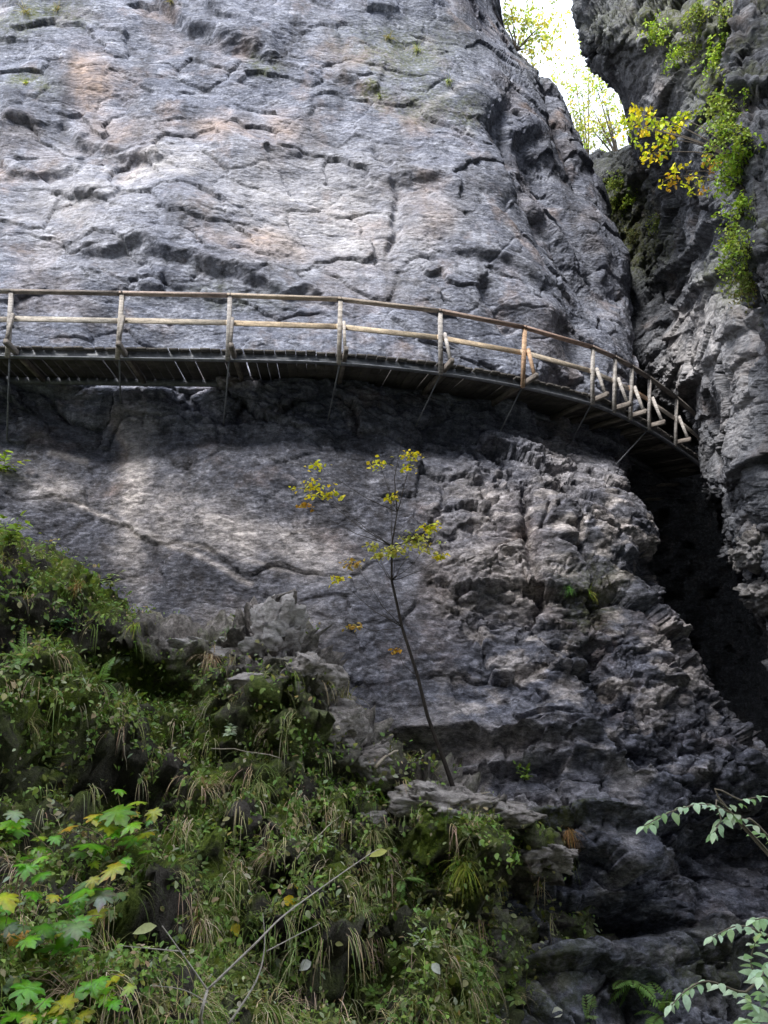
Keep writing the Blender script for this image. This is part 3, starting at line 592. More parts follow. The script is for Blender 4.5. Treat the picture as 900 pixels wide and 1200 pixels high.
for k, (x, s) in enumerate(zip(post_px, ps)):
    a = pth(s); i = inn(s); t = tan(s)
    new = x in (610, 784); c = (1.12, .80, .56) if new else random.choice([(.95, .95, .97), (.85, .85, .86), (1., .97, .93)])
    lean = -i*.15+t*random.uniform(-.05, .03)
    foot = a-i*.055-UP*.24; top = a-i*.055+lean+UP*RH
    m_ = MB(); m_.bar(foot, top, .085, .065, i, c); po = m_.build('post', WOOD, walk)
    if new: po['label'] = 'new orange brown post'
    out = .42
    m_ = MB(); m_.bar(a-i*out+t*.11-UP*.09, a+i*(WID+.05)+t*.11-UP*.09, .085, .11, UP, (.45, .42, .4)); m_.build('outrigger', WOOD, walk)
    m_ = MB(); m_.bar(a-i*(out-.07)+t*.09-UP*.03, a-i*.11+lean*.55+t*.075+UP*RH*.56, .07, .055, t, c if x > 380 else (.6, .58, .56)); m_.build('knee_brace', WOOD, po)
    tops.append((a-i*.05+lean*1.0+UP*(RH-.03), a-i*.115+lean*.55+UP*RH*.5, s))
    if x in rod_end:
        e = np.array(on_cliff(*rod_end[x])[0]); r0 = a-i*.02-UP*.2+t*.02
        m_ = MB(); m_.tube([r0, r0*.5+e*.5, e+unit(e-r0)*.15], .017, 6, (1.6, 1.6, 1.65)); m_.build('brace_rod', STEEL, walk)
    else:
        pass
RC = [(1., .97, .93), (1., .97, .93), (.6, .55, .53), (1.0, .85, .8), (1.15, 1.02, .88), (1.05, .95, .85), (.75, .6, .54), (.8, .6, .53), (.6, .5, .48), (.5, .45, .44), (.3, .28, .28), (.28, .27, .27)]  # handrail tints; the last ones hold the far end's shade
MC = [(1.1, 1.08, 1.02), (1.2, 1.17, 1.1), (1.25, 1.22, 1.15), (1.3, 1.22, 1.08), (1.35, 1.15, .88), (1.35, 1.2, .95), (1.35, 1.15, .88), (1.15, 1.05, .9), (1.1, 1.04, .95), (1.15, 1.1, 1.05), (1.35, .95, .65), (1.1, 1.05, 1.)]
for k in range(len(tops)-1):
    (h0, m0, s0), (h1, m1, s1) = tops[k], tops[k+1]
    d_ = unit(h1-h0); i = inn((s0+s1)/2)
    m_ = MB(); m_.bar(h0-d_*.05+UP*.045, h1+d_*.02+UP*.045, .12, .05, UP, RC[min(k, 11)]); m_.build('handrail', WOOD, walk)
    m_ = MB(); jog = UP*random.uniform(-.02, .02); m_.bar(m0-d_*.06+i*.085+jog, m1+d_*.06+i*.085+jog*.3, .035, .105, UP, MC[min(k, 11)]); m_.build('midrail', WOOD, walk)
# hand cable side rail along the rock, far end in the slot
for k, (x, y, w) in enumerate(((772, 568, 26), (800, 551, 22), (757, 585, 24))):
    c0 = at(x, y, 20.2+k*.2); m_ = MB(); m_.bar(c0, c0+np.array([w*.024, .3, .08]), .22, .04, UP, (.8, .78, .74)); m_.build('stair_tread', WOOD, walk)

# ------------------------------------------------------------------ plants
def vary(c, a=.2):
    k = 1+random.uniform(-a, a); return tuple(max(.003, x*k*(1+random.uniform(-a*.4, a*.4))) for x in c)
def rdir(): return unit(np.array([random.gauss(0, 1) for _ in range(3)]))
GR = [(.125, .205, .05), (.17, .26, .065), (.105, .165, .05), (.23, .3, .09)]
DRYC = [(.42, .33, .23), (.34, .26, .19), (.5, .42, .31), (.28, .21, .15)]
def tuft(name, pos, nrm, n, L, cols, label, group=None, droop=1.5, spread=.8, w=.007, cat='grass', mt=None):
    m_ = MB(); nrm = unit(nrm)
    for _ in range(n):
        d = unit(nrm*.7+np.array([0, 0, .45])+rdir()*spread); o_ = rdir()*L*.14
        m_.blade(pos-nrm*.02+o_*np.array([1, 1, .5]), d, L*random.uniform(.5, 1.15), w*random.uniform(.6, 1.3), droop*random.uniform(.7, 1.6), vary(random.choice(cols), .3), 6)
    o = m_.build(name, mt or DRY, None, tuple(pos)); return tag(o, label, cat, group)
def herb(name, pos, nrm, n, L, cols, label, group=None, leafL=.07, leafW=.04, cat='plant', mt=None):
    t = empty(name, tuple(pos), label, cat, group); st = MB(); lf = MB(); nrm = unit(nrm)
    for _ in range(n):
        d = unit(nrm*.6+np.array([0, 0, .7])+rdir()*.6); q = np.array(pos)-nrm*.02; pts = [q]
        l_ = L*random.uniform(.5, 1.1)
        for k in range(4):
            d = unit(d+rdir()*.2+np.array([0, -.03, -.12])); q = q+d*l_/4; pts.append(q)
            for s_ in (-1, 1):
                sd = unit(np.cross(d, UP)+1e-3)*s_
                if random.random() < .85: lf.leaf(q, unit(sd+d*.5+rdir()*.35), unit(UP*.7+nrm*.4+rdir()*.3), leafL*random.uniform(.6, 1.25), leafW*random.uniform(.7, 1.2), vary(random.choice(cols), .25))
        lf.leaf(q, d, unit(UP+rdir()*.4), leafL, leafW, vary(random.choice(cols)))
        st.tube(pts, [.003, .0028, .0024, .002, .0014], 4, (.35, .4, .2))
    st.build('stem', BARK, t); lf.build('foliage', mt or LEAF, t); return t
def fern(name, pos, nrm, n, L, label, c=(.06, .10, .03), group=None, toward=None):
    t = empty(name, tuple(pos), label, 'fern', group); nrm = unit(nrm)
    for f in range(n):
        a = 2*math.pi*f/n+random.uniform(-.4, .4); u, w_ = perp(nrm)
        d = unit(nrm*.55+UP*.5+u*math.cos(a)*.8+w_*math.sin(a)*.8); q = np.array(pos)-nrm*.02; l_ = L*random.uniform(.7, 1.1); m_ = MB(); pts = []; K = 15
        for k in range(K):
            pts.append(q); tt = k/(K-1); side = unit(np.cross(d, UP)+1e-3); ww = l_*.26*math.sin(math.pi*min(1, .12+tt*.9))**.8
            up_ = np.cross(side, d)
            if k > 1:
                for s_ in (-1, 1): m_.leaf(q, unit(side*s_+d*.45), up_, ww*random.uniform(.85, 1.1), l_*.055, vary(c, .2), .2, .1)
            d = unit(d+np.array([0, 0, -.09])); q = q+d*l_/K
        m_.tube(pts, list(np.linspace(.004, .001, K)), 4, (.09, .08, .03)); m_.build('frond', LEAF, t)
    return t
def rock(name, pos, size, label, group=None, seed=0, sq=(1, 1, .7), mt=None):
    size = size*1.15; n1, n2 = 60, 100; th = np.linspace(0.02, math.pi-.02, n1); ph = np.linspace(0, 2*math.pi, n2, endpoint=False)
    T, Pp = np.meshgrid(th, ph, indexing='ij'); V = np.stack([np.sin(T)*np.cos(Pp), np.sin(T)*np.sin(Pp), np.cos(T)], -1).reshape(-1, 3)
    rs = np.random.default_rng(seed); r = np.full(len(V), 9.)
    for k in range(16):                      # a stone broken along flat faces
        d = unit(rs.normal(size=3)); c = V@d; r = np.minimum(r, np.where(c > .05, rs.uniform(.62, .95)/np.maximum(c, .05), 9.))
    r = np.minimum(r, 1.25)
    W = V*r[:, None]; q = W*size
    r = r+(.24*facets(q*4.5+seed*3.1, seed+3, 1.1)[0]+.12*facets(q*11+seed, seed+9, 1.)[0]+.12*fbm(q*4+seed, 5, seed))*1.0
    V = V*r[:, None]*np.array(sq)*size
    a, b = rs.uniform(-.5, .5), rs.uniform(0, 6.28)
    Rz = np.array([[math.cos(b), -math.sin(b), 0], [math.sin(b), math.cos(b), 0], [0, 0, 1]]); Rx = np.array([[1, 0, 0], [0, math.cos(a), -math.sin(a)], [0, math.sin(a), math.cos(a)]])
    V = V@(Rz if sq[0] == sq[1] else np.eye(3)).T@Rx.T+np.array(pos)
    i = np.arange(n1*n2).reshape(n1, n2); j = np.roll(i, -1, 1)
    Fs = np.stack([i[:-1], i[1:], j[1:], j[:-1]], -1).reshape(-1, 4).tolist()+[tuple(i[0][::-1].tolist()), tuple(i[-1].tolist())]
    z = np.zeros(len(V)); o = link_mesh(name, V, Fs, mt or STONE, None, tuple(pos), None, dict(pale=z+(.8 if seed in (5, 6, 16) else .3), ochre=z+.1, wet_shade=z+.02, moss=z+.12, warm_shade=z+(.15 if mt is None else 0)), True)
    return tag(o, label, 'rock', group)
# ---- what nobody could count: small leaves and thin grass over the bank
sel = np.where((Mqx > -330) & (Mqx < 720) & (Mqy < 1290) & (Mqy > 560))[0]
nz = fbm(Mv[sel]*1.9, 3, 91); bm = bare.reshape(-1)[sel]; dp = darkp.reshape(-1)[sel]
area = (Mv[sel, 1]/8)**-1.2
wgt = (1-.85*ss(545, 620, Mqx[sel]))*np.clip(ss(-.32, .22, nz+.3*Mn[sel, 2]), .07, 1)*(1-.985*np.clip(bm*1.25, 0, 1))*(1-.95*np.clip(dp*1.2, 0, 1))*area
pr = wgt/wgt.sum()
idx = sel[rng.choice(len(sel), 66000, p=pr)]
m_ = MB()
cn = fbm(Mv[idx]*.9, 2, 17)
for j, k in enumerate(idx):
    c = GR[0] if cn[j] < -.1 else (GR[1] if cn[j] < .2 else (.13, .15, .05))
    if random.random() < .3: c = random.choice([(.24, .26, .15), (.32, .34, .24), (.2, .23, .05), (.34, .28, .18)])
    nn = Mn[k]; q = Mv[k]+nn*random.uniform(0, .13)
    d = unit(nn*.4+np.array([0, -.2, -.35])+rdir()*.9); L = random.choice([.02, .03, .035, .045, .055, .07])*min(1.15, Mv[k, 1]/7.5+.15)
    m_.leaf(q, d, unit(nn+UP*.6+rdir()*.5), L, L*random.uniform(.4, .75), vary(c, .35))
tag(m_.build('undergrowth', LEAF), 'dense small leaved ground cover clothing the steep bank', 'ground cover', None, 'stuff')
m_ = MB(); pr2 = wgt*(1-.9*np.clip(bm*1.3, 0, 1))*(.15+ss(0, .5, fbm(Mv[sel]*1.1, 3, 23)))*(.2+ss(-.2, .4, Mn[sel, 2])); pr2 /= pr2.sum()
for k in sel[rng.choice(len(sel), 1100, p=pr2)]:
    q = Mv[k]; nn = Mn[k]; base = random.choice(GR+[(.17, .2, .055), (.26, .25, .11), DRYC[0], DRYC[1]])
    for _ in range(7):
        m_.blade(q+rdir()*.03, unit(nn*.7+UP*.5+rdir()*.6), random.uniform(.12, .32), .005, random.uniform(1.2, 2.6), vary(base, .3), 5)
lip = ss(.15, .6, -np.gradient(nM[..., 2], axis=0)/np.maximum(np.linalg.norm(np.gradient(M1, axis=0), axis=2), 1e-3)*.12).reshape(-1)[sel]
pr3 = (1-.9*ss(535, 600, Mqx[sel]))*lip*(1-.985*np.clip(bm*1.3, 0, 1))*(1-.6*np.clip(dp, 0, 1))*area*(.2+ss(-.2, .4, fbm(Mv[sel]*1.3, 2, 29))); pr3 /= pr3.sum()
for k in sel[rng.choice(len(sel), 950, p=pr3)]:
    q = Mv[k]; nn = Mn[k]; base = random.choice([(.2, .24, .09), (.26, .27, .13), (.36, .33, .2), (.15, .2, .06), DRYC[0], DRYC[1], DRYC[2]])
    for _ in range(6):
        m_.blade(q+rdir()*.05, unit(nn*.9+UP*.1+rdir()*.35), random.uniform(.2, .5), .006, random.uniform(2.4, 4.), vary(base, .35), 6)
tag(m_.build('grass', DRY), 'thin drooping grass growing all over the steep bank', 'grass', None, 'stuff')

TUFTS = [
 (245, 770, 150, .5, 'd', 'broad dry brown grass tuft draped below the pale rock spur'),
 (405, 825, 120, .5, 's', 'straw coloured grass tuft hanging over the rock step left of the thin tree'),
 (300, 915, 90, .5, 'g', 'long green grass tuft hanging in the middle of the mossy bank'),
 (240, 925, 50, .42, 'd', 'narrow pinkish dry grass tuft hanging left of the long green tuft'),
 (342, 945, 45, .36, 'd', 'small dry grass tuft hanging right of the long green tuft'),
 (212, 985, 70, .42, 'g', 'green grass tuft hanging above the dark soil hollow'),
 (318, 1005, 60, .36, 'd', 'dark brown withered grass tuft above the yellow fallen leaves'),
 (235, 1078, 90, .40, 'd', 'pale dry grass tuft beside the forked bare twig'),
 (545, 1015, 110, .42, 'y', 'bright yellow green grass tuft right of the bank centre'),
 (480, 950, 110, .55, 'g', 'long green grass curtain hanging left of the flat boulder'),
 (435, 975, 70, .45, 's', 'straw and green grass tuft below the rocky step'),
 (35, 850, 60, .35, 's', 'pale grass tuft hanging from the mossy hump at the left edge'),
 (140, 830, 50, .3, 'g', 'green grass tuft on the crest of the mossy hump'),
 (170, 1180, 60, .3, 's', 'straw grass tuft at the bottom of the bank left of the twig foot'),
 (270, 1180, 60, .3, 's', 'straw grass tuft at the bottom of the bank right of the twig foot'),
 (270, 745, 90, .22, 'e', 'short fresh green grass tuft on top of the bank beside the rock spur'),
 (665, 975, 80, .3, 'o', 'rusty dry grass fringe on the ledge of the lower cliff'),
 (90, 690, 60, .3, 'o', 'orange brown withered tuft on the upper left of the bank'),
 (160, 735, 60, .28, 'y', 'yellow grass tuft at the foot of the cliff on the bank crest'),
 (420, 1070, 60, .4, 'g', 'dull green grass tuft hanging right of the yellow fallen leaves')]
PAL = dict(d=DRYC, s=[(.30, .26, .15), (.22, .21, .10), (.14, .15, .06)], g=[(.17, .22, .07), (.24, .27, .12), (.12, .17, .05), (.33, .32, .17)], y=[(.28, .34, .05), (.2, .28, .05), (.36, .34, .08)], e=[(.07, .17, .035), (.09, .19, .05)], o=[(.26, .15, .06), (.3, .2, .1), (.18, .11, .06)])
for x, y, n_, L, k, lab in TUFTS:
    q, nn = on_bank(x, y) if not (x == 665) else on_cliff(x, y)
    tuft('grass_tuft', q+nn*.03, nn, n_, L*.9, PAL[k], lab, 'grass tufts on the bank', 2.0 if k not in 'e' else .8, .75, .008)
GRN = [(.11, .17, .045), (.15, .2, .06)]; PALEG = [(.28, .34, .24), (.34, .38, .3)]
HERBS = [
 (268, 860, 4, .2, PALEG, 'small plant with pale bluish leaves near the top of the green bank'),
 (205, 905, 5, .28, GRN+PALEG, 'leafy plant with pale leaf tips left of the bank centre'),
 (25, 680, 8, .34, [(.09, .15, .03), (.13, .17, .04)], 'bright green leafy plant on the upper left end of the bank'),
 (130, 690, 6, .32, GRN+PALEG, 'leafy plant with light green top leaves below the cliff foot'),
 (60, 735, 6, .3, [(.05, .13, .05), (.08, .16, .06)], 'fresh green fern like plant beside the orange withered tuft'),
 (150, 770, 5, .26, GRN+PALEG, 'pale leaved plant over the dark hollow of the upper bank'),
 (340, 860, 6, .22, [(.10, .15, .03), (.13, .17, .05)], 'mossy green low plant below the bare rock step'),
 (285, 1000, 6, .24, GRN, 'green leafy plant between the hanging tufts of the bank'),
 (210, 850, 5, .24, GRN, 'dark green plant right of the mossy hump'),
 (380, 1000, 5, .26, GRN+PALEG, 'tangled green plant below the rock step'),
 (500, 1120, 6, .25, GRN+PALEG, 'grey green plant low on the right part of the bank'),
 (450, 1080, 6, .25, GRN, 'dense green plant right of the twig tip'),
 (60, 905, 5, .25, GRN+PALEG, 'pale tipped plant under the mossy hump'),
 (350, 1150, 5, .25, [(.10, .14, .04)], 'soft green plant low on the bank right of the twig'),
 (440, 1185, 6, .22, [(.09, .15, .03), (.12, .17, .04)], 'fresh green plant at the bottom edge of the bank'),
 (600, 1165, 6, .22, GRN, 'small plant on the mossy rock foot at the bottom')]
for x, y, n_, L, cols, lab in HERBS:
    q, nn = on_bank(x, y); herb('leafy_plant', q, nn, n_, L, cols, lab, 'leafy plants on the bank', .075, .042)
for x, y, n_, L, fn, lab in ((735, 1160, 7, .45, on_cliff, 'pale green fern at the foot of the lower cliff'), (690, 1195, 7, .4, on_cliff, 'fern at the bottom edge between moss and cliff foot'), (540, 1100, 6, .3, on_bank, 'small fern hanging under the yellow green tuft'), (475, 1035, 6, .32, on_bank, 'fern on the right shoulder of the bank'), (120, 800, 6, .35, on_bank, 'fern on the shaded step of the upper bank'), (330, 1125, 6, .3, on_bank, 'fern in the shade right of the forked twig'), (20, 770, 7, .4, on_bank, 'fern in the dark hollow at the left edge'), (780, 1190, 7, .45, on_cliff, 'fern at the bottom edge left of the pale sprigs')):
    q, nn = fn(x, y); fern('fern', q, nn, n_, L, lab, random.choice([(.14, .24, .07), (.2, .3, .12), (.12, .2, .06)]), 'ferns')
q, nn = on_cliff(615, 915); herb('leafy_plant', q, nn, 7, .24, [(.13, .2, .03), (.09, .15, .03)], 'small bright green plant growing from the bedded lower cliff', None, .07, .045)
for x, y, L, c, lab in ((690, 695, .3, PAL['y'], 'yellow green grass clump in a crack of the lower cliff'), (665, 690, .2, PAL['e'], 'small mossy clump left of the grass in the cliff crack'), (30, 15, .5, PAL['s'], 'straw grass clump hanging at the top left of the cliff'), (65, 12, .4, PAL['s'], 'smaller grass clump right of the straw one at the cliff top'), (490, 60, .4, PAL['g'], 'grass clump high on the right shoulder of the cliff'), (455, 45, .35, PAL['s'], 'thin grass clump left on the high cliff shoulder'), (30, 97, .2, PAL['y'], 'yellow green moss clump at the left edge of the upper cliff'), (445, 113, .2, PAL['g'], 'small green clump under the short dark ledge of the upper cliff'), (525, 95, .35, PAL['g'], 'green clump on the shaded shoulder of the upper cliff'), (200, 3, .3, PAL['s'], 'dry grass hanging over the dark ledge at the top')):
    q, nn = on_cliff(x, y); tuft('grass_tuft', q, nn, 45, L, c, lab, 'grass clumps on the cliff', 1.8, .8, .012)

# ---- rocks on the bank
for k, (x, y, s_, sq, lab) in enumerate((
 (318, 748, .40, (1, .9, 1.2), 'pale pointed rock spur on the crest of the bank'), (262, 760, .26, (1.5, 1, .8), 'low pale rock left of the pointed spur'), (352, 790, .28, (1.2, 1, .9), 'jagged brown rock below the pointed spur'),
 (300, 800, .2, (1.3, 1, .8), 'broken grey rock above the green bank'), (385, 850, .28, (1.2, 1, .9), 'grey rock under the straw grass of the rock step'), (425, 900, .28, (1.2, 1, .8), 'large brown rock at the lower end of the rock step'),
 (405, 872, .09, (1, 1, .8), 'small rounded pale stone on the rock step'), (525, 940, .36, (1.5, 1, .6), 'flat boulder at the foot of the thin tree'), (590, 948, .25, (1.4, 1, .6), 'grey rock right of the flat boulder'), (640, 1000, .3, (1.3, 1, .6), 'brown rock under the rusty grass ledge'), (430, 960, .2, (1.3, 1, .6), 'half buried rock below the rock step'), (215, 760, .22, (1.5, 1, .6), 'pale slab on the bank crest left of the spur'))):
    q, nn = on_bank(x, y); rock('rock', q+np.array([0, .12, -s_*.12]), s_, lab, 'rocks on the bank', 5+k, sq)
for k, (x, y, s_, lab) in enumerate(((884, 640, .42, 'upper rounded boulder wedged at the mouth of the dark slot'), (868, 655, .25, 'smaller boulder left of the wedged one'), (895, 695, .4, 'lower boulder wedged at the right side of the slot'))):
    q, nn = on_far(x, y); rock('rock', q, s_, lab, 'boulders in the slot', 40+k, (1, 1, .8), ROCK2)

# ---- the thin tree
base = on_bank(532, 926)[0]; tY = base[1]
tr = empty('tree', tuple(base), 'thin dark sapling with sparse yellow leaves rising in front of the cliff', 'tree')
def tp(x, y, dY=0): return at(x, y, tY+dY)
tpts = [base-np.array([0, 0, .15]), base]+[tp(a[0]+random.uniform(-6, 6), a[1], a[2]) for a in ((520, 895, 0), (503, 840, .02), (488, 790, .05), (472, 735, .06), (458, 680, .05), (455, 640, .05), (460, 600, .08), (467, 560, .08), (468, 518, .1))]
m_ = MB(); m_.tube(tpts, [.036, .03, .027, .023, .021, .019, .016, .012, .008, .006, .0025], 7, (.5, .45, .42)); m_.build('trunk', BARK, tr)
CL = [((372, 545), 12, 14, 'y'), ((365, 572), 26, 22, 'y'), ((385, 580), 18, 16, 'y'), ((357, 592), 14, 10, 'o'), ((445, 543), 14, 12, 'y'), ((482, 533), 20, 15, 'y'), ((478, 548), 10, 10, 'y'), ((459, 582), 12, 10, 'y'), ((503, 618), 26, 14, 'y'), ((485, 632), 32, 18, 'p'), ((465, 645), 26, 15, 'p'), ((516, 652), 12, 8, 'y'), ((445, 650), 14, 10, 'p'), ((415, 660), 16, 12, 'o2'), ((397, 678), 14, 10, 'y'), ((435, 640), 10, 10, 'p'), ((415, 733), 14, 10, 'o2'), ((463, 763), 7, 7, 'o'), ((500, 640), 16, 20, 'p')]
PC = dict(y=[(.6, .55, .03), (.5, .5, .04), (.64, .52, .03)], o=[(.5, .27, .03), (.42, .25, .04)], p=[(.44, .44, .12), (.38, .4, .1), (.48, .45, .13)], o2=[(.42, .27, .07), (.35, .27, .07)])
starts = {0: (458, 680), 4: (461, 595), 8: (456, 655), 13: (460, 690), 16: (474, 742)}
lf = MB()
def polyl(p0, p1, sag, n=6):
    return [p0+(p1-p0)*t+UP*sag*math.sin(math.pi*t)+rdir()*.012*(0 < t < 1) for t in np.linspace(0, 1, n)]
for j, ((x, y), n_, sp, kind) in enumerate(CL):
    e = tp(x, y, random.uniform(-.25, .2)); bx = np.clip(460+(y-640)*.12, 455, 485); st = tp(bx, min(y+random.uniform(25, 60), 800), .05)
    kk = np.argmin([np.linalg.norm(q-st) for q in tpts]); st = tpts[kk]
    pl = polyl(st, e, -.05); cb = MB(); cb.tube(pl, list(np.linspace(.006, .0018, 6)), 4, (.6, .55, .5)); cb.build('branch', BARK, tr)
    for _ in range(int(n_*2.3)):
        o_ = np.array([random.gauss(0, 1), random.gauss(0, .8), random.gauss(0, .45)])*sp*.5*tY/F
        c = vary(random.choice(PC[kind]), .25); d = unit(np.array([random.gauss(0, 1), random.gauss(0, 1), random.gauss(-.3, .4)])); L = random.uniform(.04, .07)
        lf.tube([e, e+o_], .0014, 3, (.1, .08, .06)); lf.leaf(e+o_, d, unit(UP+rdir()*.7), L, L*.75, c)
lf.build('crown', LEAF, tr)
# ---- maple seedlings at lower left
MG = [(.12, .34, .02), (.17, .38, .025), (.10, .28, .02)]; MY = [(.26, .36, .03), (.36, .36, .03)]; MP = [(.2, .26, .17), (.3, .34, .28), (.16, .25, .1)]; MO = [(.55, .33, .04), (.45, .26, .1)]  # MP puts the sky's pale sheen into the leaf colour
def seedling(root_px, leaves, label):
    q, nn = on_bank(*root_px); t = empty('maple_seedling', tuple(q), label, 'seedling', 'maple seedlings at the lower left')
    st = MB(); Yr = q[1]
    more = []
    for (x, y, L, kind) in leaves:
        kind = random.choice(['g', 'g', 'g', kind]) if kind in 'o' else (random.choice(['g', 'p', 'y']) if kind == 'p' else kind); more.append((x, y, L*.85, kind))
        for _ in range(2): more.append((x+random.uniform(-28, 28), y+random.uniform(-18, 22), L*random.uniform(.35, .7), random.choice(['g', 'g', 'g', 'y', 'p'])))
    leaves = more
    for (x, y, L, kind) in leaves:
        Yl = Yr-random.uniform(.15, .45); e = at(x, y, Yl); L_ = L*Yl/F*.95
        d = unit(np.array([random.uniform(-1, 1), -.6, random.uniform(-.45, .1)])); up_ = unit(np.array([random.uniform(-.35, .35), random.uniform(-.35, .12), 1.]))
        m_ = MB(); c = vary(random.choice(dict(g=MG, y=MY, p=MP, o=MO)[kind]), .15); m_.maple(e-d*L_*.5, d, up_, L_, c, random.uniform(.12, .4)); m_.build('leaf', GLOSS, t)
        pl = polyl(q-nn*.03, e-d*L_*.5, .12); st.tube(pl, list(np.linspace(.005, .0018, 6)), 4, (.6, .5, .35))
    st.build('stem', TWIG, t)
seedling((135, 1010), [(158, 940, 26, 'y'), (140, 955, 44, 'g'), (110, 990, 46, 'g'), (150, 985, 36, 'g'), (130, 975, 28, 'p'), (90, 1000, 22, 'p'), (180, 955, 22, 'p'), (80, 970, 24, 'o'), (168, 978, 24, 'y')], 'maple seedling with broad green and pale sheen tinted leaves, highest of its group')
seedling((110, 1075), [(95, 1043, 46, 'g'), (128, 1022, 34, 'y'), (118, 1052, 34, 'p'), (75, 1060, 20, 'o'), (105, 1075, 34, 'p'), (135, 1050, 26, 'p')], 'maple seedling with one large curled green leaf over pale ones')
seedling((70, 1130), [(80, 1095, 46, 'g'), (60, 1110, 44, 'g'), (35, 1130, 40, 'y'), (95, 1085, 30, 'p'), (55, 1090, 34, 'p'), (25, 1128, 36, 'g'), (120, 1130, 26, 'g')], 'maple seedling with bright green leaves reaching low to the left')
seedling((20, 1075), [(8, 1055, 40, 'y'), (15, 1100, 36, 'o'), (3, 1080, 40, 'g'), (45, 1028, 26, 'o'), (30, 1020, 26, 'o'), (40, 1048, 22, 'o')], 'maple seedling with orange and yellow leaves at the left edge')
seedling((90, 1185), [(70, 1178, 34, 'y'), (110, 1160, 32, 'p'), (125, 1150, 34, 'y'), (30, 1165, 38, 'p'), (10, 1150, 40, 'p'), (50, 1195, 34, 'y'), (90, 1195, 34, 'y'), (125, 1172, 24, 'o'), (15, 1190, 36, 'g')], 'maple seedling with yellowing leaves at the bottom left corner')
seedling((15, 985), [(8, 965, 34, 'g'), (22, 975, 30, 'g'), (3, 990, 30, 'y'), (50, 1000, 26, 'g'), (30, 1005, 28, 'g')], 'small green maple seedling at the left edge above the others')
q, nn = on_bank(8, 640); herb('leafy_plant', q+UP*.02, nn, 10, .5, [(.2, .28, .03), (.14, .22, .03)], 'bright yellow green shrub at the left edge below the walkway', None, .11, .07)
q = on_cliff(3, 555)[0]; herb('leafy_plant', q, np.array([.2, -1, .3]), 9, .55, [(.24, .32, .03), (.18, .28, .03)], 'lime green sprig on the cliff at the left edge', None, .13, .08)
# ---- forked bare twig
tw = on_bank(245, 1185)[0]; tY2 = tw[1]-.9
t = empty('twig', tuple(tw), 'pale forked bare twig rising from the bottom of the bank', 'twig')
def wq(x, y, dY=0.): return at(x, y, tY2+dY)
def branch(parent, pts, r0, r1, name='branch', mt=TWIG, c=(1, 1, 1)):
    m_ = MB(); P_ = np.array(pts); u = np.linspace(0, len(P_)-1, len(P_)*4); Q_ = catmull(P_, u); m_.tube(list(Q_), list(np.linspace(r0, r1, len(Q_))), 6, c); return m_.build(name, mt, parent)
branch(t, [tw-UP*.1, wq(235, 1195), wq(243, 1160)], .009, .008, 'stem')
branch(t, [wq(243, 1160), wq(215, 1120, -.05), wq(190, 1085, -.08)], .006, .003)
branch(t, [wq(243, 1160), wq(300, 1105, .1), wq(330, 1075, .25), wq(370, 1045, .5), wq(430, 1003, .9), wq(445, 995, 1.0)], .007, .002)
branch(t, [wq(268, 1200, .1), wq(300, 1150, .2), wq(310, 1110, .25), wq(308, 1070, .3)], .006, .002)
branch(t, [wq(243, 1175), wq(215, 1160, -.05), wq(180, 1155, -.1)], .004, .0015)
branch(t, [wq(312, 1115, .2), wq(350, 1095, .3), wq(375, 1082, .4)], .004, .0015)
branch(t, [wq(213, 1115), wq(180, 1112), wq(140, 1108)], .004, .0015)
for x, y, dY, c in ((176, 1085, -.1, (.34, .36, .18)), (446, 997, 1.0, (.42, .42, .12))):
    m_ = MB(); m_.leaf(wq(x+8, y, dY), (-1, -.3, -.1), (0, -.7, .7), .13, .06, c); m_.build('leaf', LEAF, t)
for x0, y0, x1, y1, r, lab in ((350, 1005, 400, 958, .008, 'thin dead stick leaning on the bank below the rock step'), (440, 900, 465, 880, .02, 'short pale splinter of wood beside the hollow under the cliff'), (470, 955, 575, 930, .014, 'pale dead branch lying before the flat boulder'), (570, 945, 610, 962, .014, 'broken branch end right of the flat boulder'), (145, 850, 152, 905, .008, 'thin pale stem standing in the mossy bank'), (250, 880, 330, 890, .008, 'thin dead stick lying across the bank top')):
    a = on_bank(x0, y0)[0]+np.array([0, -.1, 0]); b_ = on_bank(x1, y1)[0]+np.array([0, -.1, .03])
    m_ = MB(); m_.tube(polyl(a, b_, .03, 7), list(np.linspace(r, r*.5, 7)), 6, (1.1, 1.05, .95)); tag(m_.build('stick', TWIG, None, tuple(a)), lab, 'stick')
# ---- single fallen leaves
for x, y, L, c, lab in ((336, 1055, .1, (.6, .42, .02), 'bright yellow fallen leaf right of the bank centre'), (352, 1040, .09, (.55, .4, .03), 'yellow fallen leaf hanging just above the brightest one'), (276, 1083, .09, (.55, .42, .03), 'yellow fallen leaf left of the long twig branch'), (365, 1132, .09, (.5, .5, .52), 'whitish fallen leaf low on the bank'), (545, 1062, .08, (.38, .45, .42), 'pale green fallen leaf below the yellow green tuft'), (655, 1182, .1, (.5, .5, .46), 'pale round leaf at the bottom of the cliff foot'), (508, 1130, .08, (.45, .46, .45), 'whitish leaf on the lower right of the bank'), (400, 855, .05, (.45, .4, .36), 'tiny pale leaf on the rock step')):
    q, nn = on_bank(x, y) if x != 655 else on_cliff(x, y)
    m_ = MB(); m_.leaf(q+np.array([0, -.14, .05]), unit(np.array([random.uniform(-1, 1), -.4, -.3])), unit(np.array([0, -.7, .6])), L*1.3, L, c, .3, .35); tag(m_.build('fallen_leaf', LEAF, None, tuple(q)), lab, 'leaf', 'single fallen leaves')
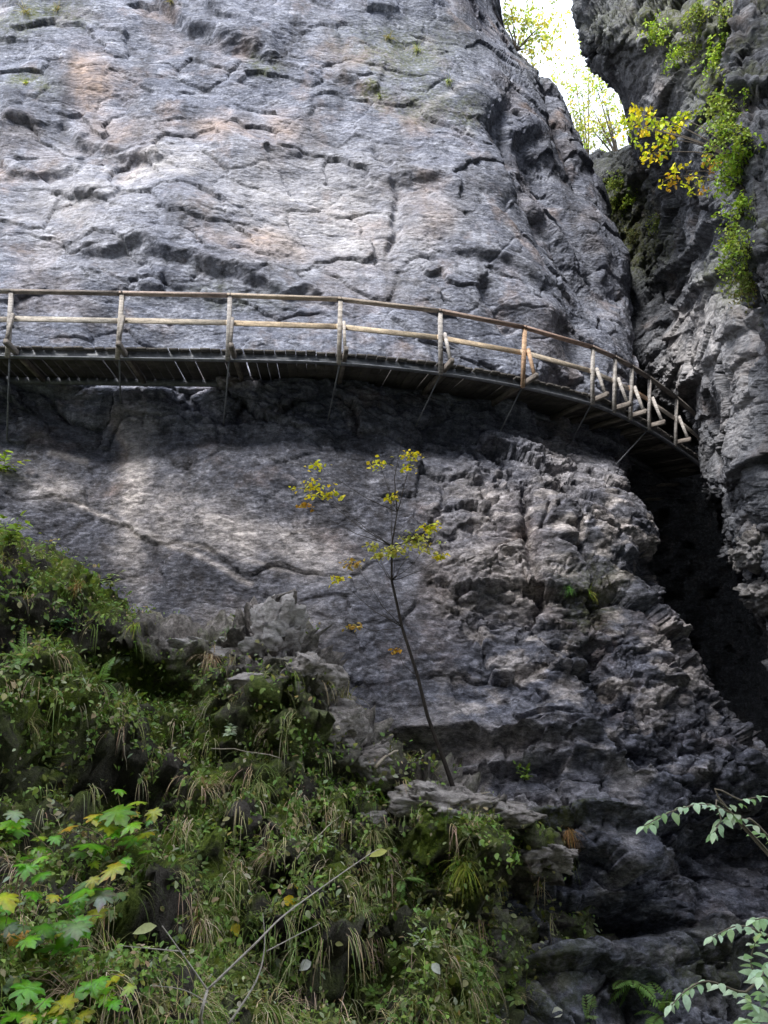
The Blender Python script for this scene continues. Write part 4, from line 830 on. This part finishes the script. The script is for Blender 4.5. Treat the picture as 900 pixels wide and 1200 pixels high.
# ---- pale sprigs entering from the right
def sprig(root, sprays, label):
    t = empty('shrub', tuple(root), label, 'shrub')
    for pts, n_, L, in sprays:
        P_ = np.array([at(*p) for p in pts]); full = np.vstack([[root+(P_[0]-root)*.45+UP*.1], P_]); full = np.vstack([[root], full])
        br = branch(t, full, .009, .002, 'branch', TWIG, (.45, .42, .36))
        m_ = MB(); n_ = int(n_*1.7); L *= .8; Q_ = catmull(P_, np.linspace(0, len(P_)-1, n_))
        for j, q in enumerate(Q_):
            d = unit(Q_[min(j+1, n_-1)]-Q_[max(j-1, 0)])
            for s_ in (-1, 1):
                sd = unit(np.cross(d, UP))*s_; l_ = L*random.uniform(.7, 1.2)*(1 if j < n_-2 else .8)
                m_.leaf(q+rdir()*.01, unit(sd*.9+d*.7+np.array([0, 0, -.35])+rdir()*.25), unit(UP+np.array([0, -.35, 0])+rdir()*.35), l_, l_*.52, vary(random.choice([(.33, .44, .32), (.26, .38, .25), (.4, .5, .4), (.2, .31, .15)]), .15), .35)
        m_.leaf(Q_[-1], d, UP, L, L*.5, (.46, .58, .44)); m_.build('foliage', LEAF, br)
r1 = np.array([3.6, 4.4, -1.2])
sprig(r1, [([(905, 985, 4.4), (870, 960, 4.3), (830, 943, 4.2), (790, 950, 4.1), (755, 968, 4.0)], 11, .085), ([(850, 945, 4.3), (870, 938, 4.25), (888, 934, 4.2)], 4, .07), ([(860, 955, 4.3), (845, 962, 4.2), (838, 975, 4.15)], 4, .085)], 'shrub branch with pale green leaves reaching in from the right')
r2 = np.array([2.6, 3.9, -1.1])
sprig(r2, [([(915, 1120, 3.8), (895, 1095, 3.75), (865, 1085, 3.7), (835, 1098, 3.65)], 6, .075), ([(910, 1165, 3.8), (870, 1163, 3.75), (830, 1150, 3.7), (805, 1160, 3.65), (787, 1178, 3.6)], 7, .075), ([(915, 1190, 3.8), (895, 1160, 3.7), (880, 1130, 3.65), (885, 1105, 3.6)], 7, .085), ([(925, 1210, 3.8), (895, 1190, 3.6), (880, 1175, 3.55)], 6, .085), ([(935, 1130, 3.8), (905, 1080, 3.7), (885, 1078, 3.65)], 5, .08), ([(930, 1220, 3.7), (900, 1205, 3.6), (875, 1195, 3.5)], 6, .08), ([(930, 1160, 3.7), (905, 1130, 3.6), (892, 1145, 3.5)], 6, .085)], 'low shrub with several pale green sprays in the bottom right corner')
# ---- plants on the right hand rocks
def hanging(pos, nrm, n, L, cols, label, group, leafL=.12, droop=.3):
    t = empty('bush', tuple(pos), label, 'bush', group); st = MB(); lf = MB(); nrm = unit(nrm)
    n = int(n*1.7); leafL *= .75
    for _ in range(n):
        d = unit(nrm*.8+UP*.5+rdir()*.7); q = np.array(pos)+rdir()*L*.25; pts = [np.array(pos)-nrm*.05, q]; l_ = L*random.uniform(.4, 1.)
        for k in range(5):
            d = unit(d+np.array([0, 0, -droop])+rdir()*.25); q = q+d*l_/5; pts.append(q)
            for _ in range(4): lf.leaf(q+rdir()*.05, unit(rdir()+np.array([0, -.2, -.4])), unit(UP+nrm*.5+rdir()*.5), leafL*random.uniform(.6, 1.2), leafL*.55, vary(random.choice(cols), .3))
        st.tube(pts, list(np.linspace(.008, .002, len(pts))), 4, (.8, .8, .6))
    st.build('stem', BARK, t); lf.build('foliage', LEAF, t)
LIME = [(.2, .31, .035), (.155, .25, .03), (.25, .33, .06)]; OLV = [(.17, .23, .06), (.23, .28, .09), (.14, .19, .05)]
for x, y, fn, n_, L, cols, lab, ll in (
 (772, 40, on_block, 14, .6, LIME, 'lime green hanging bush high on the overhanging block', .1), (845, 65, on_block, 16, .8, LIME, 'bright green bush at the upper right of the overhanging block', .12), (860, 110, on_edge, 12, .7, OLV, 'olive bush in the corner below the bright green one', .1), (800, 70, on_block, 8, .6, LIME, 'narrow green plant trailing down the middle of the overhang', .1),
 (868, 160, on_edge, 14, .6, OLV+LIME, 'loose green creeper on the jagged rock edge', .09), (868, 215, on_edge, 16, .65, LIME, 'lime green creeper below the yellow autumn branch', .1), (870, 250, on_edge, 8, .5, LIME, 'small lime bush beneath the creeper', .1), (872, 295, on_edge, 16, .6, OLV+LIME, 'olive green bush lowest on the jagged rock edge', .09), (880, 340, on_edge, 10, .4, [(.2, .18, .1), (.16, .17, .08)], 'withered straw bush under the olive one', .08), (820, 20, on_block, 12, .6, OLV, 'dull green bush at the top of the overhanging block', .1), (850, 20, on_block, 12, .8, OLV, 'olive trailing bush at the top right corner', .1),
 (866, 135, on_edge, 12, .6, OLV+LIME, 'mixed green bush where the overhang meets the jagged edge', .09), (869, 188, on_edge, 12, .55, LIME, 'light green creeper beside the root of the yellow branch', .09), (874, 272, on_edge, 12, .55, OLV+LIME, 'dense green creeper just above the lowest bushes', .09), (877, 318, on_edge, 12, .5, OLV, 'dark olive creeper between the lowest two bushes', .08), (815, 45, on_block, 10, .6, OLV, 'dull green plant spreading over the face of the overhanging block', .09),
 (725, 215, on_far, 14, .8, OLV, 'olive shrub at the top of the gully behind the slot', .12), (712, 245, on_far, 12, .7, OLV, 'shaded shrub in the gully left of the folded rock', .11), (740, 280, on_far, 12, .6, [(.09, .11, .05), (.13, .13, .07)], 'grey green shrub low in the gully', .1), (745, 235, on_far, 12, .7, OLV+LIME, 'green shrub in the gully under the overhang', .12), (770, 255, on_far, 10, .5, OLV, 'small shrub on the ledge below the yellow branch', .1)):
    q, nn = fn(x, y); hanging(q, nn, n_, L, cols, lab, 'bushes on the right hand rocks', ll)
def spraytree(name, root, tips, cols, label, leafL, n_, spread, trunk=.03, cat='tree', squash=.5, lm=None):
    t = empty(name, tuple(root), label, cat); lf = MB()
    for tip in tips:
        pl = polyl(np.array(root), tip, .15, 7); br = MB(); br.tube(pl, list(np.linspace(trunk, .006, 7)), 5, (.8, .75, .65)); br.build('branch', BARK, t)
        for c_ in range(max(1, n_//9)):
            o_ = np.array([random.gauss(0, 1), random.gauss(0, 1), random.gauss(0, squash)])*spread; q0 = tip+o_; k_ = vary(random.choice(cols), .2)
            lf.tube([tip, tip+o_*.6+UP*.03, q0], [.006, .004, .002], 3, (.12, .1, .07))
            for _ in range(9):
                q = q0+rdir()*leafL*random.uniform(.2, 1.6)
                lf.leaf(q, unit(rdir()+np.array([0, 0, -.4])), unit(UP+rdir()*.7), leafL*random.uniform(.6, 1.2), leafL*.62, vary(k_, .2))
    lf.build('crown', lm or LEAF, t)
root = on_edge(872, 195)[0]
YB = [(.5, .48, .03), (.42, .46, .03), (.52, .42, .03), (.3, .4, .04), (.36, .42, .04)]
spraytree('shrub', root, [at(760, 135, 12.5), at(750, 150, 12.5), at(775, 155, 12.3), at(765, 180, 12.3), at(735, 145, 12.8), at(785, 165, 12.2), at(800, 140, 12.2)], YB, 'yellow and orange autumn branch reaching across below the overhanging block', .10, 54, .17, .018, 'shrub')
root = on_edge(874, 225)[0]
spraytree('shrub', root, [at(788, 208, 12), at(805, 200, 12), at(825, 190, 11.8), at(820, 215, 11.8)], YB[:2]+[(.4, .25, .05)], 'lower yellow leaved branch pointing left from the jagged edge', .09, 36, .14, .016, 'shrub')
FG = [(.34, .4, .12), (.42, .42, .13), (.28, .36, .12)]
root = np.array(at(605, 60, 24.5))
spraytree('tree', root, [at(600, 20, 25), at(615, 30, 25), at(628, 45, 25), at(640, 28, 25.5), at(590, 18, 25), at(622, 62, 25)], FG+[(.48, .46, .1)], 'yellowish tree on the cliff rim against the white sky', .14, 200, .5, .05, 'tree', .6, THIN)
root = np.array(at(725, 190, 26))
spraytree('tree', root, [at(690, 120, 28), at(705, 105, 28), at(712, 130, 27.5), at(695, 90, 29), at(680, 140, 28.5), at(720, 150, 27), at(705, 155, 27)], FG, 'pale green tree in the sky gap between the two cliffs', .14, 200, .6, .05, 'tree', .6, THIN)
root = np.array(at(690, 200, 30))
spraytree('tree', root, [at(670, 70, 33), at(680, 85, 33), at(665, 110, 32), at(690, 70, 33), at(675, 150, 31), at(688, 165, 31), at(700, 175, 30.5), at(712, 160, 30)], FG+[(.3, .27, .15)], 'thin far tree seen through the gap beside the cliff rim', .14, 110, .8, .05, 'tree', .6, THIN)

# ------------------------------------------------------------------ light
w = bpy.data.worlds.new('World'); sc.world = w; w.use_nodes = True; nt = w.node_tree
sky = nt.nodes.new('ShaderNodeTexSky'); sky.sky_type = 'NISHITA'; sky.sun_disc = False
SE, SA = R(46), R(213)      # height of the sun; azimuth measured clockwise from +Y
sky.sun_elevation = SE; sky.sun_rotation = SA; sky.air_density = 1.0; sky.dust_density = 3.0; sky.ozone_density = 1.
bg = nt.nodes['Background']; N = NT(nt); tc = nt.nodes.new('ShaderNodeTexCoord')
cl = N.noise(N.map((1, 1, 2.2), (0, 0, 0), tc.outputs['Generated']), 1.6, 6, .6, .3)
nt.links.new(N.mix(N.ramp(cl, (.25, .55), (.6, .85)), sky.outputs[0], (4.6, 4.9, 5.4)), bg.inputs[0]); bg.inputs[1].default_value = .15
sl = bpy.data.lights.new('sun', 'SUN'); so = bpy.data.objects.new('sun', sl); col.objects.link(so)
sl.energy = 2.0; sl.angle = R(16); sl.color = (1, .985, .96)
dv = Vector((math.sin(SA)*math.cos(SE), math.cos(SA)*math.cos(SE), math.sin(SE)))
so.rotation_euler = dv.to_track_quat('Z', 'Y').to_euler(); so.location = dv*60
sc.view_settings.view_transform = 'Standard'; sc.view_settings.look = 'None'; sc.view_settings.gamma = 1
sc.view_settings.exposure = 1.92
sc.cycles.max_bounces = 6; sc.cycles.diffuse_bounces = 3
